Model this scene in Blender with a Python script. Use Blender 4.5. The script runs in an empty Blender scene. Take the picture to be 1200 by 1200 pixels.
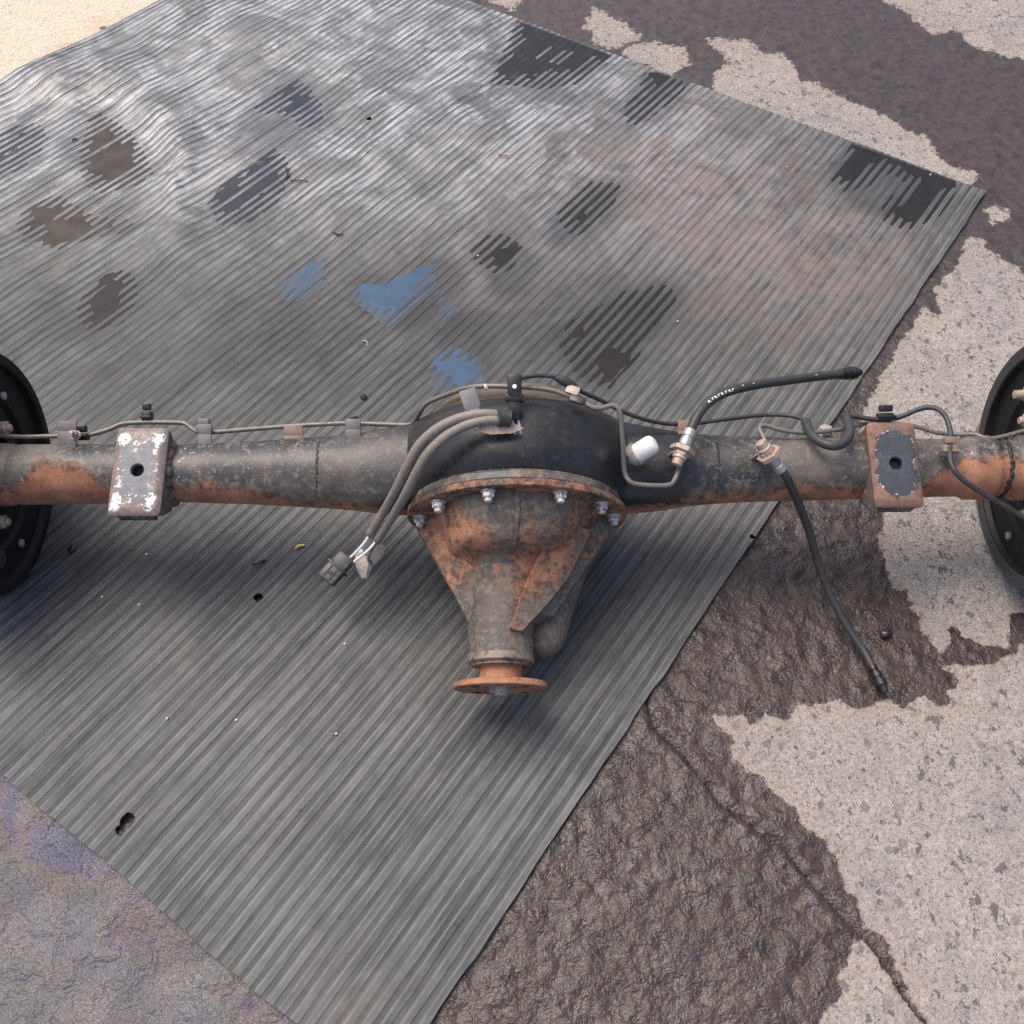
import bpy, bmesh, math, random
import numpy as np
from mathutils import Vector, Matrix

random.seed(4); rng = np.random.default_rng(7)
sc = bpy.context.scene
col = sc.collection
rad = math.radians

# ------------------------------------------------------------------ camera, sky, sun, exposure
F = 1150.0                      # focal length in pixels of the 1200 px photograph
PITCH = rad(56.5)
ZC = 0.156                      # axle centre height
D0 = 1.2
_a = math.atan(48 / F); _ph = PITCH - _a; _L = D0 / math.cos(_a)
CAM = np.array([0, -_L * math.cos(_ph), ZC + _L * math.sin(_ph)])
RV = np.array([1, 0, 0.0]); UV = np.array([0, math.sin(PITCH), math.cos(PITCH)]); VV = np.array([0, math.cos(PITCH), -math.sin(PITCH)])
cd = bpy.data.cameras.new('camera'); cam = bpy.data.objects.new('camera', cd); col.objects.link(cam)
cd.sensor_width = 36; cd.lens = F / 1200 * 36; cd.clip_start = 0.02; cd.clip_end = 200
cam.location = CAM; cam.rotation_euler = (math.pi / 2 - PITCH, 0, 0)
sc.camera = cam

SUN_EL, SUN_AZ = rad(65), math.atan2(-0.76, 0.65)          # azimuth clockwise from +Y; behind the axle, to its left
world = bpy.data.worlds.new('World'); sc.world = world; world.use_nodes = True
wn = world.node_tree
sky = wn.nodes.new('ShaderNodeTexSky'); sky.sky_type = 'NISHITA'; sky.sun_disc = False
sky.sun_elevation = SUN_EL; sky.sun_rotation = SUN_AZ; sky.air_density = 0.7; sky.dust_density = 5.0; sky.ozone_density = 0.2
wn.links.new(sky.outputs[0], wn.nodes['Background'].inputs[0]); wn.nodes['Background'].inputs[1].default_value = 0.15
sd = bpy.data.lights.new('sun', 'SUN'); sd.energy = 1.0; sd.angle = rad(34); sd.color = (1, 0.95, 0.89)
sun = bpy.data.objects.new('sun', sd); col.objects.link(sun)
sdir = Vector((math.sin(SUN_AZ) * math.cos(SUN_EL), math.cos(SUN_AZ) * math.cos(SUN_EL), math.sin(SUN_EL)))
sun.rotation_euler = sdir.to_track_quat('Z', 'Y').to_euler(); sun.location = sdir * 5
sc.view_settings.view_transform = 'Standard'; sc.view_settings.look = 'None'
sc.view_settings.exposure = 0.58; sc.view_settings.gamma = 1
sc.render.engine = 'CYCLES'
sc.cycles.use_denoising = False
sc.cycles.max_bounces = 6

# ------------------------------------------------------------------ pixel -> place
def ray(px, py): return VV + RV * (px - 600) / F + UV * (600 - py) / F
def PZ(px, py, z=0.0):
    d = ray(px, py); return CAM + d * ((z - CAM[2]) / d[2])
def to_px(P):
    d = np.asarray(P) - CAM; w = d @ VV
    return np.stack([600 + F * (d @ RV) / w, 600 - F * (d @ UV) / w], -1)
YAW = 0.009
def on_tube(px, py, r):
    """where the line of sight meets a cylinder of radius r round the axle's axis"""
    d = ray(px, py); x = (px - 600) / F * D0
    for _ in range(4):
        o = CAM - np.array([0, YAW * x, ZC]); a = d[1]**2 + d[2]**2; b = o[1] * d[1] + o[2] * d[2]; c = o[1]**2 + o[2]**2 - r * r
        disc = b * b - a * c
        t = (-b - math.sqrt(max(disc, 0))) / a
        P = CAM + d * t; x = P[0]
    return P

# ------------------------------------------------------------------ numpy noise, polygons
_T = rng.random((256, 256))
def vnoise(x, y):
    xi = np.floor(x).astype(int); yi = np.floor(y).astype(int); fx = x - xi; fy = y - yi
    fx = fx * fx * (3 - 2 * fx); fy = fy * fy * (3 - 2 * fy)
    g = lambda i, j: _T[i & 255, j & 255]
    return (g(xi, yi) * (1 - fx) + g(xi + 1, yi) * fx) * (1 - fy) + (g(xi, yi + 1) * (1 - fx) + g(xi + 1, yi + 1) * fx) * fy
def fbm(x, y, o=4):
    s = 0; a = 0.5
    for k in range(o):
        s = s + a * vnoise(x + 17.3 * k, y + 5.1 * k); x = x * 2.03; y = y * 2.03; a *= 0.5
    return s
def sstep(a, b, x):
    t = np.clip((x - a) / (b - a), 0, 1); return t * t * (3 - 2 * t)
def sdf(poly, X, Y):
    """signed distance to a polygon, negative inside"""
    d = np.full(X.shape, 1e18); ins = np.zeros(X.shape, bool); n = len(poly)
    for i in range(n):
        ax, ay = poly[i]; bx, by = poly[(i + 1) % n]
        ex, ey = bx - ax, by - ay
        t = np.clip(((X - ax) * ex + (Y - ay) * ey) / (ex * ex + ey * ey + 1e-9), 0, 1)
        d = np.minimum(d, (X - ax - t * ex)**2 + (Y - ay - t * ey)**2)
        if ay != by:
            c = ((ay > Y) != (by > Y)) & (X < (bx - ax) * (Y - ay) / (by - ay) + ax); ins ^= c
    d = np.sqrt(d); return np.where(ins, -d, d)
def polyline_d(pl, X, Y):
    d = np.full(X.shape, 1e18)
    for (ax, ay), (bx, by) in zip(pl[:-1], pl[1:]):
        ex, ey = bx - ax, by - ay
        t = np.clip(((X - ax) * ex + (Y - ay) * ey) / (ex * ex + ey * ey), 0, 1)
        d = np.minimum(d, (X - ax - t * ex)**2 + (Y - ay - t * ey)**2)
    return np.sqrt(d)
def sp(s, ox, oy, pts): return [(x / s + ox, y / s + oy) for x, y in pts]

# ------------------------------------------------------------------ material helpers
class M:
    def __init__(s, name):
        s.m = bpy.data.materials.new(name); s.m.use_nodes = True; s.t = s.m.node_tree; s.b = s.t.nodes['Principled BSDF']
        s.tc = s.t.nodes.new('ShaderNodeTexCoord').outputs['Object']
    def put(s, sock, v):
        if isinstance(v, bpy.types.NodeSocket): s.t.links.new(v, sock)
        elif isinstance(v, (tuple, list)) and len(v) == 3 and sock.type == 'RGBA': sock.default_value = (*v, 1)
        else: sock.default_value = v
    def node(s, ty, ins={}, out=0, **pr):
        n = s.t.nodes.new(ty)
        for k, v in pr.items(): setattr(n, k, v)
        for k, v in ins.items(): s.put(n.inputs[k], v)
        return n.outputs[out]
    def noise(s, sc, det=5, ro=0.55, vec=None, out=0, dist=0):
        return s.node('ShaderNodeTexNoise', {'Vector': vec or s.tc, 'Scale': sc, 'Detail': det, 'Roughness': ro, 'Distortion': dist}, out)
    def voro(s, sc, vec=None, out=0, feature='F1', rnd=1.0):
        return s.node('ShaderNodeTexVoronoi', {'Vector': vec or s.tc, 'Scale': sc, 'Randomness': rnd}, out, feature=feature)
    def math(s, op, a, b=0.0, c=0.0): return s.node('ShaderNodeMath', {0: a, 1: b, 2: c}, operation=op)
    def mr(s, v, a, b, c=0.0, d=1.0): return s.node('ShaderNodeMapRange', {0: v, 1: a, 2: b, 3: c, 4: d}, interpolation_type='SMOOTHSTEP')
    def mix(s, f, a, b, mode='MIX'):
        n = s.t.nodes.new('ShaderNodeMix'); n.data_type = 'RGBA'; n.blend_type = mode; n.clamp_factor = True
        s.put(n.inputs[0], f); s.put(n.inputs[6], a); s.put(n.inputs[7], b); return n.outputs[2]
    def attr(s, name, out='Fac'): 
        n = s.t.nodes.new('ShaderNodeAttribute'); n.attribute_name = name; return n.outputs[out]
    def bump(s, h, st=0.3, di=0.002, nrm=None):
        ins = {'Strength': st, 'Distance': di, 'Height': h}
        if nrm is not None: ins['Normal'] = nrm
        return s.node('ShaderNodeBump', ins)
    def mapv(s, scale, vec=None): return s.node('ShaderNodeMapping', {'Vector': vec or s.tc, 'Scale': scale})
    def set(s, **kw):
        for k, v in kw.items(): s.put(s.b.inputs[k.replace('_', ' ')], v)
        return s.m

def simple(name, c, rough=0.5, metal=0.0, dirt=0.35, dc=(0.13, 0.10, 0.075), sc_=60, bump=0.15, spec=0.5):
    m = M(name); n = m.noise(sc_, 6, 0.65); f = m.math('MULTIPLY', m.mr(n, 0.45, 0.7), dirt)
    c2 = m.mix(m.noise(sc_ * 4, 3), tuple(v * 0.75 for v in c), tuple(min(1, v * 1.2) for v in c))
    return m.set(Base_Color=m.mix(f, c2, dc), Roughness=m.math('MULTIPLY_ADD', n, 0.35, rough - 0.17), Metallic=metal,
                 Normal=m.bump(m.noise(sc_ * 8, 4), bump, 0.0006), Specular_IOR_Level=spec)

def rusty(name, bias=0.0, paint=(0.030, 0.032, 0.037), dust=0.35, chips=0.5, rough=0.42, scale=1.0, post=None):
    m = M(name)
    r = m.attr('rust'); w = m.attr('wear'); dust = m.math('MULTIPLY', m.math('MULTIPLY_ADD', m.attr('clean'), -0.92, 1.0), dust)
    n1 = m.noise(26 * scale, 8, 0.66); n2 = m.noise(110 * scale, 6, 0.7); n3 = m.noise(9 * scale, 4); n4 = m.noise(320, 4, 0.7)
    a = m.math('ADD', m.math('ADD', r, bias), m.math('MULTIPLY_ADD', n1, 2.1, -1.05))
    a = m.math('ADD', a, m.math('MULTIPLY_ADD', n2, 0.9, -0.45))
    mask = m.mr(a, 0.36, 0.60)
    rc = m.mix(m.mr(n1, 0.3, 0.7), (0.30, 0.125, 0.070), (0.45, 0.228, 0.138))
    dk = m.mix(m.mr(n2, 0.4, 0.6), (0.10, 0.05, 0.032), (0.24, 0.16, 0.105))
    rc = m.mix(m.mr(a, 0.50, 0.95), dk, rc)
    rc = m.mix(m.math('MULTIPLY', m.mr(n2, 0.52, 0.66), 0.45), rc, (0.17, 0.075, 0.042))
    rc = m.mix(m.math('MULTIPLY', m.mr(n4, 0.58, 0.72), 0.6), rc, (0.08, 0.042, 0.03))
    pc = m.mix(m.math('MULTIPLY', m.mr(n3, 0.35, 0.7), dust), m.mix(m.attr('clean'), paint, tuple(v * 0.5 for v in paint)), (0.17, 0.145, 0.12))
    pc = m.mix(m.math('MULTIPLY', m.mr(n2, 0.5, 0.68), dust), pc, (0.22, 0.195, 0.17))
    pc = m.mix(m.math('MULTIPLY', m.mr(n4, 0.58, 0.68), m.math('MULTIPLY', dust, 0.9)), pc, (0.30, 0.25, 0.21))
    pc = m.mix(m.math('MULTIPLY', m.mr(a, 0.02, 0.38), dust), pc, m.mix(m.mr(n2, 0.4, 0.62), (0.10, 0.082, 0.066), (0.215, 0.172, 0.135)))
    c = m.mix(mask, pc, rc)
    # deep pits and pale chips of lost paint
    pit = m.mr(m.noise(190, 4, 0.75), 0.66, 0.72)
    c = m.mix(m.math('MULTIPLY', pit, 0.8), c, (0.02, 0.013, 0.011))
    ch = m.mr(m.math('ADD', m.noise(85, 5, 0.75), m.math('MULTIPLY', w, 0.25)), 0.73, 0.75)
    ch = m.math('MULTIPLY', ch, chips)
    c = m.mix(ch, c, (0.62, 0.60, 0.60))
    if post: c = post(m, c)
    ro = m.mix(mask, m.mix(m.attr('clean'), (rough,) * 3, (rough * 0.7,) * 3), (0.86,) * 3); ro = m.mix(m.math('MULTIPLY', m.mr(n2, 0.45, 0.7), 0.6), ro, (0.7,) * 3)
    h = m.math('ADD', m.math('MULTIPLY', m.noise(420, 5, 0.7), m.math('MULTIPLY_ADD', mask, 0.8, 0.25)), m.math('MULTIPLY', a, 0.35))
    return m.set(Base_Color=c, Roughness=ro, Normal=m.bump(h, 0.45, 0.0016), Specular_IOR_Level=0.5)

# ------------------------------------------------------------------ mesh helpers
def mesh_obj(name, verts, faces, mat, parent=None, smooth=True, ang=35, attrs=None):
    me = bpy.data.meshes.new(name); me.from_pydata([tuple(map(float, v)) for v in verts], [], faces); me.validate()
    return _fin(name, me, mat, parent, smooth, ang, attrs)
def _fin(name, me, mat, parent, smooth=True, ang=35, attrs=None):
    if smooth:
        me.shade_smooth()
        if ang: me.set_sharp_from_angle(angle=rad(ang))
    if attrs:
        for k, v in attrs.items():
            a = me.attributes.new(k, 'FLOAT', 'POINT'); a.data.foreach_set('value', np.asarray(v, np.float32))
    me.materials.append(mat)
    o = bpy.data.objects.new(name, me); col.objects.link(o); o.parent = parent
    return o
def grid_mesh(name, V, nu, nv, mat, parent=None, attrs=None, smooth=True, ang=None, keep=None):
    i = np.arange((nu - 1) * (nv - 1)); a = (i // (nv - 1)) * nv + i % (nv - 1)
    Q = np.stack([a, a + nv, a + nv + 1, a + 1], -1)
    if keep is not None: Q = Q[keep]
    me = bpy.data.meshes.new(name)
    me.vertices.add(len(V)); me.vertices.foreach_set('co', np.ascontiguousarray(V, np.float32).ravel())
    me.loops.add(Q.size); me.loops.foreach_set('vertex_index', Q.ravel().astype(np.int32))
    me.polygons.add(len(Q)); me.polygons.foreach_set('loop_start', np.arange(0, Q.size, 4, dtype=np.int32))
    me.polygons.foreach_set('loop_total', np.full(len(Q), 4, np.int32)); me.update(calc_edges=True)
    return _fin(name, me, mat, parent, smooth, ang, attrs)
class B:
    """collects shapes for one mesh"""
    def __init__(s): s.v = []; s.f = []
    def add(s, v, f):
        o = len(s.v); s.v += [np.asarray(p, float) for p in v]; s.f += [tuple(i + o for i in q) for q in f]; return s
    def loft(s, rings, cap=True):
        n = len(rings[0]); v = [p for r in rings for p in r]; f = []
        for i in range(len(rings) - 1):
            for j in range(n):
                k = (j + 1) % n; f.append((i * n + j, i * n + k, (i + 1) * n + k, (i + 1) * n + j))
        if cap: f.append(tuple(range(n - 1, -1, -1))); f.append(tuple((len(rings) - 1) * n + j for j in range(n)))
        return s.add(v, f)
    def lathe(s, c, ax, prof, n=32, cap=True, ph=0.0):
        """prof: (distance along ax, radius)"""
        c = np.asarray(c, float); ax = np.asarray(ax, float); ax = ax / np.linalg.norm(ax)
        e = np.cross(ax, [0, 0, 1.0]) if abs(ax[2]) < 0.9 else np.cross(ax, [1.0, 0, 0])
        e /= np.linalg.norm(e); g = np.cross(ax, e)
        t = np.arange(n) * 2 * math.pi / n + ph
        return s.loft([[c + ax * d + (e * math.cos(q) + g * math.sin(q)) * r for q in t] for d, r in prof], cap)
    def box(s, c, ex, ey, ez, h, bev=0.0015):
        bm = bmesh.new(); bmesh.ops.create_cube(bm, size=2)
        for v in bm.verts: v.co = Vector((v.co.x * h[0], v.co.y * h[1], v.co.z * h[2]))
        if bev: bmesh.ops.bevel(bm, geom=bm.edges[:], offset=min(bev, min(h) * 0.6), segments=2, affect='EDGES', profile=0.5)
        E = np.array([ex, ey, ez]).T; bm.verts.index_update()
        s.add([np.asarray(c) + E @ np.array(v.co) for v in bm.verts], [tuple(v.index for v in f.verts) for f in bm.faces]); bm.free(); return s
    def sweep(s, pts, r, n=12, step=0.006, cap=True, rfun=None):
        P = smooth_path(pts, step); T = np.gradient(P, axis=0); T /= np.linalg.norm(T, axis=1)[:, None] + 1e-12
        e = np.cross(T[0], [0, 0, 1.0]); e = e / np.linalg.norm(e) if np.linalg.norm(e) > 1e-3 else np.array([1.0, 0, 0])
        rings = []
        for i, (p, t) in enumerate(zip(P, T)):
            e = e - t * (e @ t); e /= np.linalg.norm(e); g = np.cross(t, e); rr = rfun(i / (len(P) - 1)) if rfun else r
            rings.append([p + (e * math.cos(q) + g * math.sin(q)) * rr for q in np.arange(n) * 2 * math.pi / n])
        return s.loft(rings, cap)
    def prism(s, poly, c, ex, ey, ez, t):
        """flat outline (in ex, ey) given thickness t along ez"""
        c = np.asarray(c, float); n = len(poly); v = [c + ex * x + ey * y for x, y in poly] + [c + ex * x + ey * y + ez * t for x, y in poly]
        f = [tuple(range(n - 1, -1, -1)), tuple(range(n, 2 * n))] + [(i, (i + 1) % n, n + (i + 1) % n, n + i) for i in range(n)]
        return s.add(v, f)
    def plate_hole(s, hw, hh, c, ex, ey, ez, t, hr, n=32, cr=0.006):
        """rounded rectangular plate with a round hole in the middle"""
        c = np.asarray(c, float); rings = []
        def rect(q, ins=0.0):
            x, y = math.cos(q), math.sin(q); w, h = hw - ins, hh - ins
            k = (abs(x / w)**18 + abs(y / h)**18)**(-1 / 18); return x * k, y * k
        Q = np.arange(n) * 2 * math.pi / n + 0.05
        add = lambda fn, z: rings.append([c + ex * fn(q)[0] + ey * fn(q)[1] + ez * z for q in Q])
        circ = lambda r: (lambda q: (r * math.cos(q), r * math.sin(q)))
        add(circ(hr), 0); add(lambda q: rect(q), 0); add(lambda q: rect(q), t - 0.0048); add(lambda q: rect(q, 0.0022), t - 0.0024); add(lambda q: rect(q, 0.0075), t - 0.0003); add(lambda q: rect(q, 0.0095), t); add(circ(hr + 0.001), t); add(circ(hr), t - 0.001); add(circ(hr), 0)
        return s.loft(rings, False)
    def obj(s, name, mat, parent=None, ang=35, attrs=None): return mesh_obj(name, s.v, s.f, mat, parent, True, ang, attrs)
def smooth_path(pts, step=0.006):
    P = np.array(pts, float); E = np.vstack([2 * P[0] - P[1], P, 2 * P[-1] - P[-2]]); out = []
    for i in range(1, len(E) - 2):
        p0, p1, p2, p3 = E[i - 1:i + 3]; n = max(2, int(np.linalg.norm(p2 - p1) / step))
        for t in np.arange(n) / n:
            out.append(0.5 * ((2 * p1) + (p2 - p0) * t + (2 * p0 - 5 * p1 + 4 * p2 - p3) * t * t + (3 * p1 - p0 - 3 * p2 + p3) * t**3))
    out.append(P[-1]); return np.array(out)
def tag(o, label, cat, group=None):
    o['label'] = label; o['category'] = cat
    if group: o['group'] = group
    return o
def unit(v): v = np.asarray(v, float); return v / np.linalg.norm(v)

# ================================================================== GROUND (concrete yard, half wet)
DRY = [
    [(-700, -300), (420, -300), (330, 60), (-100, 330), (-700, 420)],
    [(545, -120), (560, -10), (575, 2), (598, 12), (613, 0), (640, -60), (625, -120)],
    [(695, 7), (683, 32), (693, 35), (697, 48), (713, 55), (728, 53), (750, 43), (737, 32), (725, 23), (710, 15)],
    [(730, 58), (750, 50), (780, 51), (803, 53), (807, 60), (808, 72), (800, 78), (783, 87), (760, 78), (743, 72)],
    sp(3, 800, 0, [(85, 130), (235, 140), (280, 180), (350, 185), (400, 230), (410, 275), (470, 285), (560, 340), (640, 370), (720, 410), (780, 445), (860, 480), (910, 555), (960, 590), (1050, 600), (1015, 655), (960, 680), (700, 580), (380, 470), (120, 340), (115, 255), (150, 225), (200, 220), (150, 200)]),
    sp(3, 800, 0, [(1060, 740), (1090, 715), (1160, 740), (1160, 770), (1090, 775)]),
    [(1020, -120), (1035, 0), (1060, 8), (1073, 25), (1093, 38), (1120, 35), (1133, 48), (1160, 60), (1200, 68), (1420, 120), (1420, -120)],
    [(1137, 277), (1153, 280), (1160, 293), (1197, 317), (1420, 420), (1420, 690), (1200, 715), (1185, 718), (1182, 735), (1183, 757), (1160, 758), (1140, 750), (1128, 743), (1123, 733), (1112, 735), (1112, 753), (1103, 760), (1092, 753), (1083, 740), (1080, 727), (1065, 700), (1062, 690), (1047, 687), (1042, 668), (1034, 647), (1027, 627), (1033, 622), (1036, 596), (1012, 585), (1008, 540), (1008, 495), (1018, 470), (1052, 408), (1066, 385), (1083, 360), (1101, 370), (1105, 360), (1095, 350), (1097, 337), (1117, 317), (1127, 297)],
    [(835, 840), (863, 838), (882, 850), (900, 837), (923, 843), (933, 817), (960, 827), (983, 818), (1007, 830), (1030, 822), (1040, 820), (1048, 827), (1065, 828), (1073, 818), (1085, 813), (1095, 823), (1102, 827), (1110, 825), (1113, 810), (1123, 805), (1123, 793), (1118, 788), (1107, 783), (1120, 778), (1133, 780), (1147, 777), (1157, 780), (1178, 768), (1192, 763), (1197, 753), (1200, 752), (1500, 730), (1500, 1500), (1200, 1420), (1090, 1200), (1075, 1180), (1060, 1150), (1048, 1123), (1037, 1097), (1013, 1087), (1010, 1067), (1000, 1047), (993, 1040), (983, 1013), (973, 987), (943, 970), (933, 947), (907, 927), (893, 910), (855, 890), (862, 868)],
    [(1003, 1103), (1013, 1103), (1033, 1130), (1047, 1150), (1067, 1183), (1083, 1200), (1160, 1360), (900, 1400), (960, 1200), (970, 1183), (987, 1167), (982, 1137), (993, 1133)],
]
WETSPOT = [sp(3, 0, 0, [(175, 210), (200, 185), (270, 180), (310, 160), (330, 190), (190, 260), (120, 300)]), sp(3, 0, 0, [(352, 92), (405, 98), (440, 90), (400, 130), (370, 118)])]
CRACK = [(756, 812)] + sp(3, 800, 0, [(-95, 2560), (0, 2640), (40, 2700), (90, 2750), (140, 2830), (230, 2880), (300, 2940), (370, 2980), (430, 3070), (500, 3150), (560, 3210), (620, 3270), (680, 3340), (730, 3410), (770, 3480), (820, 3550), (860, 3590), (900, 3680)])
def axis_lines(a, b, step, far):
    core = np.arange(a, b, step); out = [core]; lo = []; hi = []; s = step; x = a; y = b
    while x > -far: s *= 1.35; x -= s; lo.append(x); hi.append(b + (a - x))
    return np.concatenate([lo[::-1], core, hi])
gx = axis_lines(-1.22, 1.22, 0.0042, 40); gy = axis_lines(-0.72, 1.52, 0.0042, 40)
GX, GY = np.meshgrid(gx, gy, indexing='ij'); GXf, GYf = GX.ravel(), GY.ravel()
G = np.stack([GXf, GYf, np.zeros_like(GXf)], -1)
w = (G - CAM) @ VV
inview = (w > 0.3) & (np.abs(GXf) < 1.7) & (GYf < 2.2) & (GYf > -1.1)
gp = np.full((len(G), 2), 3000.0); gp[inview] = to_px(G[inview])
dry = np.full(len(G), 60.0); sel = np.where(inview)[0]; X, Y = gp[sel, 0], gp[sel, 1]
d = np.full(len(sel), 1e9)
for p in DRY: d = np.minimum(d, sdf(p, X, Y))
for p in WETSPOT: d = np.maximum(d, -sdf(p, X, Y))
dry[sel] = np.clip(d, -60, 60)                       # < 0 dry, > 0 wet
rest = ~inview; dry[rest] = (fbm(GXf[rest] * 1.7, GYf[rest] * 1.7, 4) - 0.45) * 300
cr = np.full(len(G), 99.0); cr[sel] = polyline_d(CRACK, X + 5 * (fbm(X / 9, Y / 9, 3) - 0.47), Y + 7 * (fbm(X / 11 + 50, Y / 11, 3) - 0.47))
pale = np.zeros(len(G)); pale[sel] = sstep(520, 120, X + Y * 0.6) * (Y < 500)  # cream concrete tone; sunlit brightness of the far left is painted into it
oil = np.zeros(len(G)); film = np.full(len(G), 2.0); ed = (Y - 905 - 0.855 * X) / 1.316; oil[sel] = sstep(-60, 10, ed) * (X < 520); film[sel] = np.clip(ed / 230, -0.2, 2)
rough_amt = 0.0011 + 0.0011 * sstep(-5, 25, dry) * sstep(250, 520, gp[:, 1])
near = inview
z = np.zeros(len(G))
z[near] = (fbm(GXf[near] * 75, GYf[near] * 75, 3) - 0.45) * 3.2 * rough_amt[near] + (fbm(GXf[near] * 16 + 9, GYf[near] * 16, 3) - 0.45) * 0.0035
z -= 0.006 * np.exp(-(cr / 2.3)**2) 
z += 0.0016 * np.exp(-((cr - 9) / 8)**2) * sstep(1150, 1000, gp[:, 1]) * (cr < 50)
G[:, 2] = z - 0.002

def ground_material():
    m = M('concrete'); wet_d = m.attr('wet'); pale_ = m.attr('pale'); oil_ = m.attr('oil'); ck = m.attr('crack'); sm0 = m.attr('coarse')
    nE = m.noise(70, 6, 0.7); nF = m.noise(16, 4)
    e = m.math('ADD', m.math('ADD', wet_d, m.math('MULTIPLY_ADD', nE, 26, -13)), m.math('MULTIPLY_ADD', nF, 10, -5))
    wet = m.mr(e, -1.2, 1.6)
    halo = m.mr(e, -26, 2)
    nb = m.noise(7, 4); nm = m.noise(38, 6, 0.65); nf = m.noise(240, 5, 0.7)
    c = m.mix(m.mr(nb, 0.35, 0.65), (0.31, 0.286, 0.265), (0.39, 0.350, 0.305))
    c = m.mix(m.math('MULTIPLY', m.mr(nm, 0.40, 0.62), 0.6), c, (0.43, 0.40, 0.38))
    c = m.mix(m.math('MULTIPLY', m.mr(nm, 0.56, 0.72), 0.45), c, (0.44, 0.34, 0.27))
    # exposed aggregate: dark stones, some of the voronoi cells only
    warp = m.node('ShaderNodeVectorMath', {0: m.tc, 1: m.node('ShaderNodeVectorMath', {0: m.noise(120, 3, out=1), 'Scale': 0.011}, operation='SCALE')}, operation='ADD')
    lump = m.node('ShaderNodeTexVoronoi', {'Vector': warp, 'Scale': 58.0, 'Smoothness': 0.5}, 0, feature='SMOOTH_F1')
    pits = m.mr(m.noise(82, 3, 0.62, vec=m.mapv((1.0, 0.7, 1), warp)), 0.615, 0.650)
    pits2 = m.mr(m.noise(230, 3, 0.65, vec=warp), 0.60, 0.65)
    dst = m.voro(58, warp); rcx = m.node('ShaderNodeSeparateColor', {0: m.voro(58, warp, 1)}, 0)
    slab_ = m.math('MULTIPLY', m.math('MULTIPLY', m.mr(dst, 0.40, 0.25), m.mr(rcx, 0.86, 0.88)), 0.55)
    stones = m.math('MAXIMUM', m.math('MAXIMUM', m.math('MULTIPLY', pits, 0.9), m.math('MULTIPLY', pits2, 0.6)), slab_)
    stones = m.math('MULTIPLY', stones, m.math('SUBTRACT', 1.0, m.math('MULTIPLY', pale_, 0.85)))
    c = m.mix(m.math('MULTIPLY', m.mr(nf, 0.40, 0.62), 0.65), c, m.mix(nb, (0.20, 0.185, 0.175), (0.26, 0.225, 0.19)))
    c = m.mix(stones, c, m.mix(nf, (0.075, 0.075, 0.08), (0.16, 0.15, 0.15)))
    c = m.mix(m.math('MULTIPLY', pale_, 0.8), c, m.mix(nm, (0.70, 0.57, 0.42), (0.80, 0.68, 0.53)))
    c = m.mix(m.math('MULTIPLY', halo, 0.25), c, (0.36, 0.27, 0.19))
    # wet: soaked stone with brown grime
    wc = m.mix(m.mr(nm, 0.3, 0.65), (0.027, 0.018, 0.015), (0.060, 0.040, 0.033))
    wc = m.mix(m.math('MULTIPLY', m.mr(nf, 0.45, 0.65), 0.6), wc, (0.078, 0.056, 0.046))
    wc = m.mix(m.math('MULTIPLY', m.mr(m.noise(55, 5, 0.7), 0.55, 0.68), 0.6), wc, (0.11, 0.055, 0.035))
    cell = m.node('ShaderNodeSeparateColor', {0: m.voro(95, warp, 1)}, 1)
    wc = m.mix(m.mr(cell, 0.55, 1.0, 0.0, 0.6), wc, (0.066, 0.050, 0.044)); wc = m.mix(m.mr(cell, 0.35, 0.0, 0.0, 0.6), wc, (0.022, 0.019, 0.020))
    wc = m.mix(m.math('MULTIPLY', stones, 0.6), wc, (0.055, 0.06, 0.07))
    oc = m.mix(m.mr(m.noise(13, 3, 0.5, dist=1.2), 0.35, 0.6), (0.16, 0.13, 0.10), (0.12, 0.115, 0.13))
    film = m.node('ShaderNodeValToRGB', {0: m.math('ADD', m.attr('film'), m.math('MULTIPLY_ADD', m.noise(8, 6, 0.65, dist=1.2), 1.9, -0.80))})
    r = film.node.color_ramp; r.elements[0].position = 0.0; r.elements[0].color = (0.075, 0.085, 0.115, 1); r.elements[1].position = 0.95; r.elements[1].color = (0.112, 0.116, 0.124, 1)
    for p_, c_ in ((0.10, (0.085, 0.08, 0.14, 1)), (0.18, (0.12, 0.085, 0.125, 1)), (0.26, (0.135, 0.105, 0.085, 1)), (0.45, (0.115, 0.112, 0.110, 1)), (0.60, (0.11, 0.105, 0.122, 1)), (0.68, (0.125, 0.108, 0.098, 1))):
        q = r.elements.new(p_); q.color = c_
    oc = m.mix(1.0, m.mix(0.75, oc, film), (1.0, 1.02, 1.07), 'MULTIPLY')  # grey-blue lift paints sky reflection into the oil film's colour
    wc = m.mix(m.math('MULTIPLY', oil_, 0.85), wc, oc)
    c = m.mix(wet, c, wc)
    c = m.mix(m.mr(ck, 3.2, 1.2), c, (0.02, 0.016, 0.014))
    ro = m.mix(wet, (0.88,) * 3, m.mix(m.mr(nm, 0.35, 0.65), m.mix(sm0, (0.34,) * 3, (0.18,) * 3), m.mix(sm0, (0.46,) * 3, (0.38,) * 3)))
    sm = m.attr('coarse')
    hd = m.math('ADD', m.math('MULTIPLY', m.noise(190, 5, 0.65), 0.75), m.math('MULTIPLY', m.noise(78, 4, 0.6, vec=warp), 1.5))
    hd = m.math('SUBTRACT', hd, m.math('MULTIPLY', m.math('MAXIMUM', pits, pits2), 0.8))
    # soaked: the film of water rounds the stones off, so each one glints
    hw_ = m.math('ADD', m.math('MULTIPLY', m.noise(98, 4, 0.6), 1.3), m.math('MULTIPLY', m.noise(240, 3, 0.55), 0.5))
    hw_ = m.math('ADD', hw_, m.math('MULTIPLY', m.noise(28, 2, 0.5), 1.2))
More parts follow.
